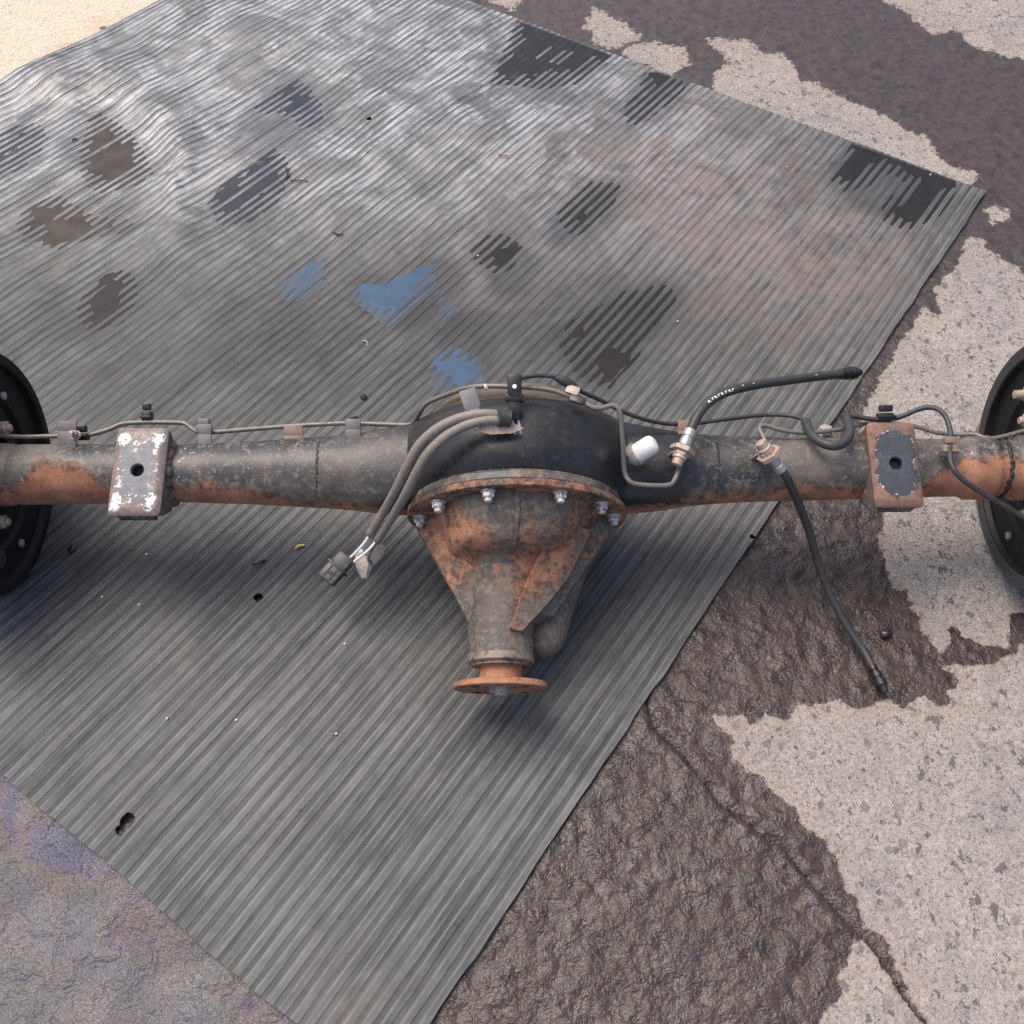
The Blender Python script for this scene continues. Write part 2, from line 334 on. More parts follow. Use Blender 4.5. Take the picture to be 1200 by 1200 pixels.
    nd_ = m.bump(hd, 0.6, 0.006); nw_ = m.bump(hw_, m.math('MULTIPLY', m.mr(m.noise(17, 3), 0.35, 0.65, 0.65, 1.0), sm), m.math('MULTIPLY_ADD', oil_, 0.0012, 0.0032))
    nmx = m.t.nodes.new('ShaderNodeMix'); nmx.data_type = 'VECTOR'; m.put(nmx.inputs[0], wet); m.put(nmx.inputs[4], nd_); m.put(nmx.inputs[5], nw_); nrm = nmx.outputs[1]
    return m.set(Base_Color=c, Roughness=ro, Normal=nrm, Specular_IOR_Level=m.math('MULTIPLY_ADD', wet, 0.2, 0.3))
ground = grid_mesh('ground', G, len(gx), len(gy), ground_material(), attrs={'wet': dry, 'pale': pale, 'oil': oil, 'film': film, 'crack': cr, 'coarse': 0.3 + 0.7 * sstep(180, 420, gp[:, 1])})
ground['kind'] = 'structure'; ground['label'] = 'rough concrete yard, part dry and part soaked brown'

# ================================================================== RUBBER MAT
CA, CB, CC, CD = [PZ(*p)[:2] for p in ((335, -75), (1155, 226), (447, 1287), (-580, 409))]
def mat_xy(u, v):        # u along the ribs (0 near edge, 1 far edge), v across (0 right edge, 1 left edge)
    u = np.asarray(u)[..., None]; v = np.asarray(v)[..., None]
    return (CC * (1 - v) + CD * v) * (1 - u) + (CB * (1 - v) + CA * v) * u
def mat_uv(xy):
    u = v = 0.5
    for _ in range(12):
        p = mat_xy(u, v); e = xy - p
        J = np.array([mat_xy(u + 1e-4, v) - p, mat_xy(u, v + 1e-4) - p]).T / 1e-4
        q = np.linalg.solve(J, e); u += q[0]; v += q[1]
    return float(u), float(v)
# puddles: outline in photo pixels, water height as a fraction of the rib height, water colour
PUD = [
    (sp(6, 0, 200, [(230, 250), (330, 195), (480, 200), (620, 235), (760, 305), (900, 350), (850, 410), (700, 440), (560, 450), (400, 440), (250, 400)]), 1.25, 'brown_refl'),
    (sp(3, 0, 0, [(255, 525), (360, 460), (420, 520), (480, 590), (430, 615), (370, 610), (310, 560)]), 1.2, 'brown_refl'),
    (sp(3, 0, 0, [(-60, 560), (0, 530), (80, 475), (130, 490), (60, 560), (0, 590), (-60, 610)]), 0.75, 'slate'),
    (sp(3, 0, 0, [(335, 1070), (400, 1010), (425, 1015), (425, 1045), (395, 1080), (355, 1115), (335, 1095)]), 1.15, 'dark'),
    (sp(6, 220, 80, [(400, 570), (440, 420), (740, 190), (860, 290), (860, 380), (800, 480), (660, 570), (560, 540)]), 0.85, 'slate'),
    (sp(6, 220, 80, [(260, 930), (590, 700), (620, 800), (540, 880), (420, 1000), (300, 1010)]), 1.0, 'slate'),
    (sp(3, 400, 0, [(580, 265), (660, 140), (700, 90), (790, 120), (905, 180), (840, 240), (660, 255)]), 1.2, 'dark'),
    (sp(3, 400, 0, [(1020, 400), (1130, 275), (1190, 290), (1120, 350), (1060, 395)]), 0.7, 'dark'),
    (sp(3, 400, 0, [(770, 790), (870, 690), (940, 690), (850, 790), (775, 840)]), 0.7, 'dark'),
    (sp(5.4545, 400, 280, [(160, 365), (250, 315), (400, 340), (520, 265), (600, 215), (660, 250), (705, 340), (630, 440), (510, 530), (430, 500), (330, 450), (220, 400)]), 1.6, 'sky_refl'),
    (sp(5.4545, 400, 280, [(650, 630), (750, 530), (760, 550), (680, 630)]), 0.9, 'sky_refl'),
    (sp(5.4545, 400, 280, [(670, 850), (720, 810), (790, 830), (790, 860), (740, 900), (680, 880)]), 1.15, 'sky_refl'),
    (sp(5.4545, 400, 280, [(1040, 270), (1140, 170), (1170, 180), (1120, 260), (1060, 300)]), 0.95, 'sky_refl'),
    (sp(5.4545, 400, 280, [(930, 90), (980, 75), (1050, 85), (1030, 120), (990, 115)]), 0.95, 'dark'),
    (sp(6.667, 640, 300, [(150, 700), (320, 500), (470, 450), (670, 330), (930, 320), (960, 350), (760, 620), (590, 860), (450, 980), (330, 960), (240, 830)]), 0.5, 'dark'),
    (sp(3, 800, 0, [(600, 690), (640, 620), (700, 555), (760, 570), (900, 640), (890, 680), (850, 720), (780, 745), (700, 725)]), 1.2, 'dark'),
    (sp(3, 800, 0, [(560, 615), (640, 530), (660, 545), (600, 605)]), 0.7, 'dark'),
    (sp(3, 0, 0, [(1020, 1015), (1105, 940), (1085, 975), (1035, 1025)]), 0.85, 'sky_refl'),
]
RIBH, BASE = 0.0010, 0.0035
def mat_height(P):
    """lift of the sheet above the ground, ribs not counted; also wet fringe of puddles"""
    px = to_px(np.column_stack([P, np.zeros(len(P))])); X, Y = px[:, 0], px[:, 1]
    dr = (CB - CC) / np.linalg.norm(CB - CC); al = P @ dr; ac = P @ np.array([-dr[1], dr[0]])
    amp = 0.0012 + 0.014 * np.exp(-((X - 60) / 420)**2 - ((Y - 90) / 230)**2) + 0.011 * np.exp(-((X - 330) / 330)**2 - ((Y - 270) / 150)**2) + 0.006 * np.exp(-((X - 600) / 250)**2 - ((Y - 120) / 160)**2)
    wv = fbm(al / 0.17 + 3.1, ac / 0.42 + 1.7, 2) * 1.35
    h = 0.0035 + amp * np.clip(wv - 0.15, 0, 1)
    h += 0.008 * np.exp(-((X - 45) / 48)**2 - ((Y - 112) / 30)**2)                     # kinked, lifted edge
    h += 0.006 * np.exp(-((X - 170 - (Y - 160) * 0.9) / 45)**2 - ((Y - 160) / 110)**2)
    up = sstep(470, 250, Y) * sstep(1050, 650, X)                                       # buckled, trodden part
    h += 0.0050 * up * np.abs(fbm(al / 0.105 + 7.7, ac / 0.16 + 2.2, 3) - 0.45) * 2
    h += 0.0010 * up * fbm(al / 0.05 + 1.7, ac / 0.09 + 5.2, 2)
    damp = np.zeros(len(P))
    for poly, frac, kind in PUD:
        s = np.where((X > min(p[0] for p in poly) - 110) & (X < max(p[0] for p in poly) + 110) & (Y > min(p[1] for p in poly) - 110) & (Y < max(p[1] for p in poly) + 110))[0]
        if not len(s): continue
        dd = sdf(poly, X[s], Y[s]) + 16 * (fbm(X[s] / 17, Y[s] / 17, 3) - 0.40)
        loc = 0.0004 + 0.00005 * np.clip(dd, 0, 60)
        k = sstep(24, 80, dd); h[s] = loc * (1 - k) + h[s] * k
        damp[s] = np.maximum(damp[s], sstep(34, 4, dd))
    return h, damp, X, Y
NR = 110
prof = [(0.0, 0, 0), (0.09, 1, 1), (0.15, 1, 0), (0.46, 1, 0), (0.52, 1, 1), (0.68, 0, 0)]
NP = len(prof)
vs, rh, eg = [], [], []
for k in range(NR):
    j = 0.02 * (random.random() - 0.5)
    for a, b, e in prof: vs.append((k + a + j) / NR); rh.append(b); eg.append(e)
vs.append(1.0); rh.append(0); eg.append(0); vs = np.clip(np.array(vs), 0, 1); rh = np.array(rh, float); eg = np.array(eg, float)
NU = 300; us = np.linspace(0, 1, NU)
UU, VVg = np.meshgrid(us, vs, indexing='ij')
mp = mat_xy(UU, VVg).reshape(-1, 2)
mh, damp, MX, MY = mat_height(mp)
edge = np.minimum.reduce([UU, 1 - UU, VVg, 1 - VVg]).ravel() * 1.65
keep_edge = 1 - np.exp(-((MX - 45) / 90)**2 - ((MY - 112) / 60)**2)
mh = mh * (1 - (1 - sstep(0, 0.07, edge)) * 0.85 * keep_edge) + 0.0006
ripple = 0.0004 * (fbm(mp[:, 0] * 40, mp[:, 1] * 40, 2) - 0.4)
RHT = np.tile(rh, NU)
ribid = np.floor(VVg.ravel() * NR)
fill = -0.05 + 1.9 * fbm(UU.ravel() * 7, ribid * 0.83, 3)          # grooves part-filled with dirt, ribs worn unevenly
mz = BASE + mh + RHT * RIBH * np.clip(fill, 0.15, 1.05) * (1 + 0.25 * sstep(420, 120, MY)) + ripple
MV = np.column_stack([mp, mz])
# slightly ragged outline
rag = lambda t: (fbm(t * 30, t * 0 + 4, 3) - 0.45) * 0.006
nv = len(vs); MV3 = MV.reshape(NU, nv, 3); dirv = unit(np.append(CA - CB, 0)); diru = unit(np.append(CB - CC, 0))
MV3[-1] += diru * rag(vs)[:, None]; MV3[0] -= diru * rag(vs + 9)[:, None]; MV3[:, 0] -= dirv * rag(us + 3)[:, None]
# skirt: the mat's cut edge turned down all round, and dull tone attributes
sk = np.empty((NU + 2, nv + 2, 3)); sk[1:-1, 1:-1] = MV3
sk[0, 1:-1] = MV3[0]; sk[-1, 1:-1] = MV3[-1]; sk[1:-1, 0] = MV3[:, 0]; sk[1:-1, -1] = MV3[:, -1]
sk[0, 0], sk[0, -1], sk[-1, 0], sk[-1, -1] = MV3[0, 0], MV3[0, -1], MV3[-1, 0], MV3[-1, -1]
zz = np.pad(mh.reshape(NU, nv), 1, mode='edge')
for S in (np.s_[0, :], np.s_[-1, :], np.s_[:, 0], np.s_[:, -1]): sk[S][..., 2] = zz[S] - 0.0025
def padf(a): return np.pad(a.reshape(NU, nv), 1, mode='edge').ravel()
ribtone = np.repeat(rng.random(NR + 1), NP)[:nv]
tone = np.tile(ribtone, NU)
gauss = lambda cx, cy, rx, ry: np.exp(-((MX - cx) / rx)**2 - ((MY - cy) / ry)**2)
dustf = 0.9 * gauss(800, 200, 110, 110) + 0.7 * gauss(900, 320, 130, 120) + 0.5 * gauss(640, 190, 80, 60) + 0.5 * gauss(300, 200, 60, 40) + 0.5 * gauss(560, 330, 120, 60) + 0.6 * gauss(1000, 300, 80, 100) + 0.45 * gauss(820, 650, 90, 90) + 0.4 * gauss(420, 1180, 60, 50) + 0.5 * gauss(210, 770, 30, 40)
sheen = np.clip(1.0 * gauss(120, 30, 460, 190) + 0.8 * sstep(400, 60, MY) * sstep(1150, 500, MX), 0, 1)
def mat_material():
    m = M('worn rubber'); top = m.attr('top'); tn = m.attr('tone'); dp = m.attr('damp'); du = m.attr('dust'); sh = m.attr('sheen')
    cs = m.node('ShaderNodeCombineXYZ', {0: m.attr('mu'), 1: m.attr('mv'), 2: 0.0})
    st = m.noise(1.0, 6, 0.6, vec=m.mapv((7, 90, 1), cs)); st2 = m.noise(1.0, 5, 0.65, vec=m.mapv((26, 190, 1), cs)); bl = m.noise(5, 6, 0.65, dist=0.5); bl2 = m.noise(22, 6, 0.7); fi = m.noise(300, 4, 0.7)
    c = m.mix(m.mr(bl, 0.36, 0.64), (0.042, 0.046, 0.045), (0.086, 0.091, 0.087))
    c = m.mix(m.math('MULTIPLY', m.mr(st, 0.38, 0.68), 0.65), c, (0.145, 0.147, 0.140))
    c = m.mix(m.math('MULTIPLY', m.mr(bl2, 0.48, 0.68), 0.6), c, (0.045, 0.047, 0.050))
    # grooves hold damp grime, rib tops are scuffed pale
    g = m.math('MULTIPLY', m.math('SUBTRACT', 1.0, top), m.mr(m.math('ADD', st2, m.math('MULTIPLY', tn, 0.25)), 0.42, 0.75, 0.35, 0.95))
    c = m.mix(m.math('MULTIPLY', g, 0.75), c, (0.046, 0.046, 0.046))
    c = m.mix(m.math('MULTIPLY', m.math('MULTIPLY', top, m.mr(st2, 0.45, 0.7)), 0.5), c, (0.18, 0.18, 0.172))
    c = m.mix(m.math('MULTIPLY', m.math('ABSOLUTE', m.math('SUBTRACT', tn, 0.5)), 0.5), c, m.mix(m.mr(tn, 0.4, 0.6), (0.06, 0.06, 0.062), (0.17, 0.17, 0.165)))
    c = m.mix(m.math('MULTIPLY', m.math('MULTIPLY', m.attr('edge'), m.mr(st2, 0.3, 0.6)), 0.6), c, (0.23, 0.23, 0.22))  # pale rib edges: abrasion, with caught light painted into the tone
    c = m.mix(m.math('MULTIPLY', m.math('MULTIPLY', du, m.mr(bl2, 0.3, 0.65)), 0.75), c, (0.20, 0.155, 0.135))
    c = m.mix(m.math('MULTIPLY', m.mr(m.noise(48, 5, 0.7), 0.66, 0.72), 0.6), c, (0.03, 0.03, 0.033))
    c = m.mix(m.math('MULTIPLY', m.mr(m.noise(3.2, 4, 0.6, dist=0.6), 0.6, 0.72), 0.4), c, (0.18, 0.155, 0.13))
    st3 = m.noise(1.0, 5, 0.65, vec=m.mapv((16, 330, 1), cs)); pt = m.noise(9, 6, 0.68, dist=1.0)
    sheen_streak = m.math('MULTIPLY', m.math('MULTIPLY', m.math('MULTIPLY_ADD', sh, 0.85, 0.10), m.mr(pt, 0.40, 0.60)), m.mr(m.math('ADD', st3, m.math('MULTIPLY', top, 0.12)), 0.46, 0.66))  # pale scuff streaks; the upper mat's sheen is painted in with them
    c = m.mix(sheen_streak, c, (0.40, 0.41, 0.42))
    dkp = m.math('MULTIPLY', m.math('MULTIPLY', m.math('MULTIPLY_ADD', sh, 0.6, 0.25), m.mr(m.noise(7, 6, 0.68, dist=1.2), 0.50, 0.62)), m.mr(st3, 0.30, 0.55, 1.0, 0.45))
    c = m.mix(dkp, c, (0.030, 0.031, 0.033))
    c = m.mix(m.math('MULTIPLY', m.attr('grime_shade'), m.mr(m.noise(5.5, 6, 0.65, dist=0.8), 0.35, 0.62, 0.35, 0.9)), c, (0.030, 0.031, 0.034))  # grime areas; the lower ones also paint in shade by drum and carrier
    c = m.mix(m.math('MULTIPLY', dp, 0.6), c, (0.03, 0.03, 0.033))
    wetm = m.math('MAXIMUM', m.math('MULTIPLY', sh, 1.0), m.math('MULTIPLY', m.mr(m.noise(4.5, 4, 0.6), 0.5, 0.7), 0.5))
    ro = m.mix(wetm, m.mix(st, (0.50,) * 3, (0.72,) * 3), m.mix(st2, (0.34,) * 3, (0.48,) * 3)); ro = m.mix(m.math('MULTIPLY', dp, 0.6), ro, (0.22,) * 3)
    h = m.math('ADD', m.math('MULTIPLY', fi, 0.5), m.math('ADD', st, bl2))
    return m, c, ro, m.bump(h, 0.28, 0.0016)
mm, c_, ro_, n_ = mat_material()
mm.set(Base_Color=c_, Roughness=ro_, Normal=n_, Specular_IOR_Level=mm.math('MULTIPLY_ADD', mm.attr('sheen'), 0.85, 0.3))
# punched and torn holes right through the sheet
HOLES = [((149, 961), 0.0085), ((140, 972), 0.006), ((303, 700), 0.0062), ((433, 142), 0.005), ((88, 163), 0.006), ((882, 627), 0.0035)]
acc = None; geo = mm.node('ShaderNodeNewGeometry')
for (hx, hy), hr in HOLES:
    q = PZ(hx, hy, 0.009); dv = mm.node('ShaderNodeVectorMath', {0: geo, 1: tuple(q)}, operation='SUBTRACT')
    dl = mm.node('ShaderNodeVectorMath', {0: mm.node('ShaderNodeVectorMath', {0: dv, 1: (1, 1, 0)}, operation='MULTIPLY')}, 1, operation='LENGTH')
    k = mm.math('LESS_THAN', mm.math('ADD', dl, mm.math('MULTIPLY_ADD', mm.noise(220, 2), 0.005, -0.0025)), hr)
    acc = k if acc is None else mm.math('MAXIMUM', acc, k)
mm.put(mm.b.inputs['Alpha'], mm.math('SUBTRACT', 1.0, acc))
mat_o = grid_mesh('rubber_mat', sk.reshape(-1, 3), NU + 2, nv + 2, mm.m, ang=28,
                  attrs={'top': padf(RHT), 'edge': padf(np.tile(eg, NU)), 'tone': padf(tone), 'damp': padf(damp), 'dust': padf(dustf), 'grime_shade': padf(np.clip(0.75 * gauss(300, 400, 380, 110) + 0.55 * gauss(120, 650, 220, 90) + 0.5 * gauss(650, 400, 180, 90) + 0.35 * gauss(650, 700, 200, 80), 0, 1)), 'sheen': padf(sheen), 'mu': padf(UU.ravel()), 'mv': padf(VVg.ravel())})
tag(mat_o, 'large worn grey rubber mat with long parallel ribs lying on concrete', 'mat')

# water standing in the dips of the mat
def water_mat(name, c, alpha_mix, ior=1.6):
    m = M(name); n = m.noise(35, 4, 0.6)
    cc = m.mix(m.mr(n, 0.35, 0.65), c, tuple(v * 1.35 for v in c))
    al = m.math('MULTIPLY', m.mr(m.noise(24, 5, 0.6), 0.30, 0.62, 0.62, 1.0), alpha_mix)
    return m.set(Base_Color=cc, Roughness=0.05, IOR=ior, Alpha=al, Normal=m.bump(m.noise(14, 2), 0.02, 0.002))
WM = {'slate': water_mat('murky water', (0.020, 0.025, 0.036), 0.85, 1.45), 'brown_refl': water_mat('reflection-tinted water', (0.052, 0.041, 0.033), 1.0, 1.33), 'sky_refl': water_mat('sky-tinted water', (0.018, 0.058, 0.108), 1.6, 1.6), 'dark': water_mat('dirty water', (0.018, 0.015, 0.013), 0.85, 1.4)}  # sky blue and a reflected brown are painted into two base colours
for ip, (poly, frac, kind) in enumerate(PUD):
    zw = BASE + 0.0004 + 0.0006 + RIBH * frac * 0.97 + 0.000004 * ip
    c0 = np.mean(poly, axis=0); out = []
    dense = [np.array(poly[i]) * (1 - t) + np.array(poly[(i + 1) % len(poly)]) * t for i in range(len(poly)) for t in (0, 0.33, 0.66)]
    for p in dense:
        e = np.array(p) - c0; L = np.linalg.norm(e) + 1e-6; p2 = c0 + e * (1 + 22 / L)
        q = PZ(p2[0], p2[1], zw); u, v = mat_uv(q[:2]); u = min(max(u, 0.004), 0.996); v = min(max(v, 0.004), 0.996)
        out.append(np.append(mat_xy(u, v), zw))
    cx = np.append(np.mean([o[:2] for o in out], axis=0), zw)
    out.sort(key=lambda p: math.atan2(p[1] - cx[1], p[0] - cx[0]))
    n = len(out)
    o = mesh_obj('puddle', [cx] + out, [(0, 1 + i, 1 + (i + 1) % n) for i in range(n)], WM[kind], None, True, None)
    o['kind'] = 'structure'

# ================================================================== REAR AXLE
axle = bpy.data.objects.new('rear_axle', None); col.objects.link(axle)
tag(axle, 'rusty black vehicle rear axle with differential, hoses and brake plates lying across the mat', 'axle')
DR = rad(16.5)                                             # the pinion droops
pv = np.array([0, -math.cos(DR), -math.sin(DR)]); qv = np.array([0, -math.sin(DR), math.cos(DR)]); xv = np.array([1.0, 0, 0])
X0 = 0.006
def axc(x): return np.array([x, YAW * x, ZC])
def loc(a, b, s): return axc(X0 + a) + qv * b + pv * s
def pxX(px): return (px - 600) / F * D0

mt_house = rusty('housing paint and rust', 0.10, dust=0.95, chips=0.85)
mt_carr = rusty('carrier rust', 0.42, paint=(0.078, 0.066, 0.058), dust=0.8, chips=0.35, rough=0.55, scale=1.25)
mt_rust = rusty('bright rust', 0.62, dust=0.3, chips=0.1)
def pad_post(cen, hw, hh, kind):
    def f(m, c):
        d = m.node('ShaderNodeVectorMath', {0: m.tc, 1: tuple(cen)}, operation='SUBTRACT')
        dot = lambda v: m.node('ShaderNodeVectorMath', {0: d, 1: tuple(v)}, 1, operation='DOT_PRODUCT')
        lx, ly = dot(xv), dot(-pv); nz = m.math('MULTIPLY_ADD', m.noise(75, 5, 0.65), 0.9, -0.45); ng = m.noise(150, 4, 0.7)
        if kind == 'grey':
            e = m.math('ADD', m.math('MAXIMUM', m.math('DIVIDE', m.math('ABSOLUTE', lx), hw), m.math('DIVIDE', m.math('ABSOLUTE', ly), hh)), nz)
            c = m.mix(m.mr(e, 0.60, 0.70), m.mix(ng, (0.125, 0.13, 0.145), (0.19, 0.19, 0.20)), m.mix(m.mr(ng, 0.4, 0.62), (0.17, 0.155, 0.15), (0.30, 0.205, 0.16)))
            cor = m.math('MULTIPLY', m.mr(m.math('ABSOLUTE', ly), hh * 0.42, hh * 0.66), m.mr(m.math('ABSOLUTE', lx), hw * 0.25, hw * 0.6))
            fl_ = m.math('MULTIPLY', m.math('MULTIPLY', m.mr(e, 0.50, 0.58), m.mr(e, 0.86, 0.80)), m.mr(m.math('ADD', ng, m.math('MULTIPLY', cor, 0.17)), 0.55, 0.61))
            return m.mix(fl_, c, (0.78, 0.77, 0.77))
        c1_ = m.math('SQRT', m.math('ADD', m.math('POWER', lx, 2.0), m.math('POWER', m.math('SUBTRACT', m.math('ABSOLUTE', ly), 0.0165), 2.0)))
        e = m.math('ADD', m.math('ADD', c1_, -0.0025), m.math('MULTIPLY', nz, 0.024))
        c = m.mix(0.65, c, m.mix(ng, (0.105, 0.072, 0.062), (0.22, 0.145, 0.118)))
        c = m.mix(m.mr(e, 0.0225, 0.0210), c, m.mix(ng, (0.028, 0.034, 0.042), (0.075, 0.085, 0.10)))
        return m.mix(m.math('MULTIPLY', m.math('MULTIPLY', m.mr(e, 0.0208, 0.0215), m.mr(e, 0.0240, 0.0232)), m.mr(ng, 0.56, 0.62)), c, (0.7, 0.68, 0.68))
    return f
mt_black = simple('satin black steel', (0.008, 0.008, 0.009), 0.55, dirt=0.3, dc=(0.035, 0.03, 0.026), sc_=22, spec=0.3)
mt_rim = simple('dusty plate rim', (0.045, 0.045, 0.05), 0.6, dirt=0.5, dc=(0.09, 0.075, 0.065), sc_=40)
mt_zinc = simple('dirty zinc', (0.50, 0.47, 0.44), 0.42, 0.55, 0.45, (0.16, 0.12, 0.09), 140)
mt_bolt = simple('flaked silver bolt', (0.66, 0.63, 0.61), 0.5, 0.2, 0.95, (0.05, 0.04, 0.035), 210, 0.5)
mt_brass = simple('tan dusty fitting', (0.46, 0.36, 0.29), 0.55, 0.2, 0.5, (0.20, 0.13, 0.09), 160)
mt_pipe = simple('grey coated pipe', (0.20, 0.185, 0.16), 0.42, 0.2, 0.4, (0.10, 0.085, 0.07), 120)
mt_rubber = simple('black hose rubber', (0.042, 0.042, 0.042), 0.5, 0, 0.3, (0.08, 0.075, 0.07), 90)
mt_cable = simple('dusty cable sheath', (0.040, 0.042, 0.046), 0.5, 0, 0.4, (0.11, 0.10, 0.09), 80)
mt_plastic = simple('black plastic', (0.015, 0.016, 0.018), 0.38, 0, 0.25, (0.07, 0.065, 0.06), 100)
mt_gplastic = simple('grey plastic', (0.24, 0.235, 0.235), 0.5, 0, 0.4, (0.12, 0.105, 0.095), 130)
mt_white = simple('white plastic', (0.82, 0.81, 0.78), 0.45, 0, 0.12, (0.55, 0.5, 0.42), 60, 0.05)
mt_loom = simple('brown grey loom tube', (0.23, 0.20, 0.175), 0.55, 0, 0.5, (0.33, 0.29, 0.25), 90)
mt_tan = simple('dusty tan paint', (0.135, 0.105, 0.075), 0.8, 0, 0.8, (0.07, 0.05, 0.037), 40)
mt_bracket = simple('grey bracket steel', (0.19, 0.185, 0.185), 0.5, 0.2, 0.6, (0.17, 0.10, 0.065), 110)
mt_tanbr = simple('tan bracket steel', (0.27, 0.20, 0.15), 0.65, 0.0, 0.6, (0.16, 0.09, 0.06), 110)
mt_weld = rusty('crusty weld', 0.35, paint=(0.10, 0.085, 0.07), dust=0.8, chips=0.3, rough=0.8, scale=2.2)
mt_dark = simple('dark seam', (0.022, 0.02, 0.019), 0.6, 0, 0.5, (0.10, 0.065, 0.045), 120)

# ---- housing: tubes and banjo in one casting
rx = np.array([-60, 8, 20, 24, 27, 60, 130, 210, 300, 350, 380, 450, 600, 760, 835, 900, 1000, 1100, 1124, 1130, 1158, 1163, 1183, 1188, 1260])
rr_ = np.array([37, 37, 36, 33.5, 35.5, 35.3, 34.5, 33.5, 37, 40, 41, 41, 41, 41, 39.5, 38, 36, 34, 34, 37.5, 38, 34.5, 35, 39, 39]) * D0 / F
xs = np.unique(np.concatenate([np.linspace(pxX(-50), pxX(1250), 360), np.linspace(-0.26, 0.28, 160)]))
NA = 88; TH = np.arange(NA) * 2 * math.pi / NA
rings = []; rust = []; wear = []; clean = []
minusu = -UV
for x in xs:
    px = 600 + x * F / D0; r = float(np.interp(px, rx, rr_)); dx = x - X0
    Hb = math.sqrt(max(0.0, 0.130**2 - dx * dx)) if abs(dx) < 0.13 else 0.0
    fl = math.exp(-(abs(dx) / 0.165)**3.2)
    H = max(r, Hb); H = r + math.log1p(math.exp((Hb - r) / 0.014)) * 0.014 * min(1, fl * 2.2)
    T = r + (0.068 - r) * fl
    n = 2 + 0.9 * fl; ring = []
    k = math.exp(-((px - 90) / 45)**4) * 0.5 + math.exp(-((px - 270) / 90)**2) * 0.22 + math.exp(-((px - 940) / 100)**4) * 0.25 + math.exp(-((px - 1110) / 50)**4) * 0.5 - 0.25 * math.exp(-((px - 420) / 60)**2)
    for t in TH:
        cq, sq = math.cos(t), math.sin(t)
        kq = (abs(cq)**n + abs(sq)**n)**(-1 / n)
        b = H * cq * kq; s = T * sq * kq; s = min(s, 0.047)
        P = axc(x) + qv * b + pv * s; ring.append(P)
        N = qv * cq + pv * sq; nd = float(N @ minusu)
        up = float(N @ np.array([0, -0.55, 0.83]))
        tt = 0.54 - 1.2 * math.exp(-((px - 88) / 46)**4) - 0.34 * math.exp(-((px - 255) / 75)**2) - 0.16 * math.exp(-((px - 930) / 110)**4) - 1.05 * math.exp(-((px - 1140) / 66)**4) - 0.3 * math.exp(-((px - 20) / 25)**2)
        rust.append(float(np.clip(1.7 * (nd - tt), -0.45, 0.95)) - 0.4 * fl * (up > 0.2)); clean.append(float(np.clip(fl * 1.3 * (up > 0.1) + math.exp(-((px - 760) / 60)**2), 0, 1)))
        wear.append(0.25 * max(0, up) * (1 - fl) + 0.3 * math.exp(-((px - 215) / 25)**2) - 0.5 * fl)
    rings.append(ring)
hb = B().loft(rings)
house = hb.obj('axle_housing', mt_house, axle, 40, {'rust': np.array(rust), 'wear': np.array(wear), 'clean': np.array(clean)})
def ring_band(name, px, w, extra, mat, parent, lo=-0.35, hi=2.5, n=40):
    """a weld bead or band round the tube"""
    b = B(); x = pxX(px); r = float(np.interp(px, rx, rr_)); P = []
    for t in np.linspace(lo, hi, n):
        rr = r + extra * (0.6 + 0.8 * random.random()); N = np.array([0, -math.cos(t), math.sin(t)]); P.append(axc(x + (random.random() - 0.5) * w * 0.5) + N * (rr - 0.001))
    b.sweep(P, w * 0.5, 8, 0.004, rfun=lambda t: w * 0.5 * (0.7 + 0.6 * random.random()))
    return b.obj(name, mat, parent, 60)
ring_band('weld_seam', 379, 0.0036, 0.0001, mt_dark, house, -0.6, 2.6)
ring_band('weld_seam', 834, 0.0036, 0.0001, mt_dark, house, -0.6, 2.4)
ring_band('weld_seam', 1170, 0.005, 0.0004, mt_dark, house, -0.6, 2.6)
ring_band('weld_seam', 206, 0.012, 0.002, mt_weld, house, -0.4, 2.3, 26)
ring_band('weld_seam', 1013, 0.014, 0.003, mt_weld, house, -0.6, 2.6, 26)

# rear cover dome
rc = B().lathe(loc(0, 0, 0), -pv, [(0.040, 0.112), (0.062, 0.108), (0.075, 0.095), (0.086, 0.070), (0.092, 0.040), (0.094, 0.01)], 64)
rc.obj('rear_cover', mt_tan, axle)

# ---- differential carrier
def carrier_rings():
    tab = np.array([[0.056, .100, .108, 2.2], [0.064, .097, .107, 2.3], [0.080, .088, .102, 2.4], [0.104, .076, .090, 2.5], [0.111, .070, .082, 2.5], [0.119, .058, .062, 2.4], [0.127, .049, .053, 2.3], [0.145, .043, .0465, 2.2], [0.175, .0390, .0410, 2.1], [0.200, .0382, .0385, 2.0], [0.227, .0375, .0375, 2.0]])
    R = []
    for s in np.linspace(0.056, 0.227, 80):
        a, b, n = [np.interp(s, tab[:, 0], tab[:, i]) for i in (1, 2, 3)]; ac = -0.019 * np.clip((s - 0.062) / 0.13, 0, 1); ring = []
        for t in np.arange(96) * 2 * math.pi / 96:
            c_, s_ = math.cos(t), math.sin(t); k = (abs(c_)**n + abs(s_)**n)**(-1 / n)
            lump = 1 + 0.020 * (fbm(np.array([t * 2.0 + 3]), np.array([s * 40.0]), 3)[0] - 0.45)
            ring.append(loc(ac + a * s_ * k * lump, b * c_ * k * lump, s))
        R.append(ring)
    return R
cr_b = B().loft(carrier_rings())
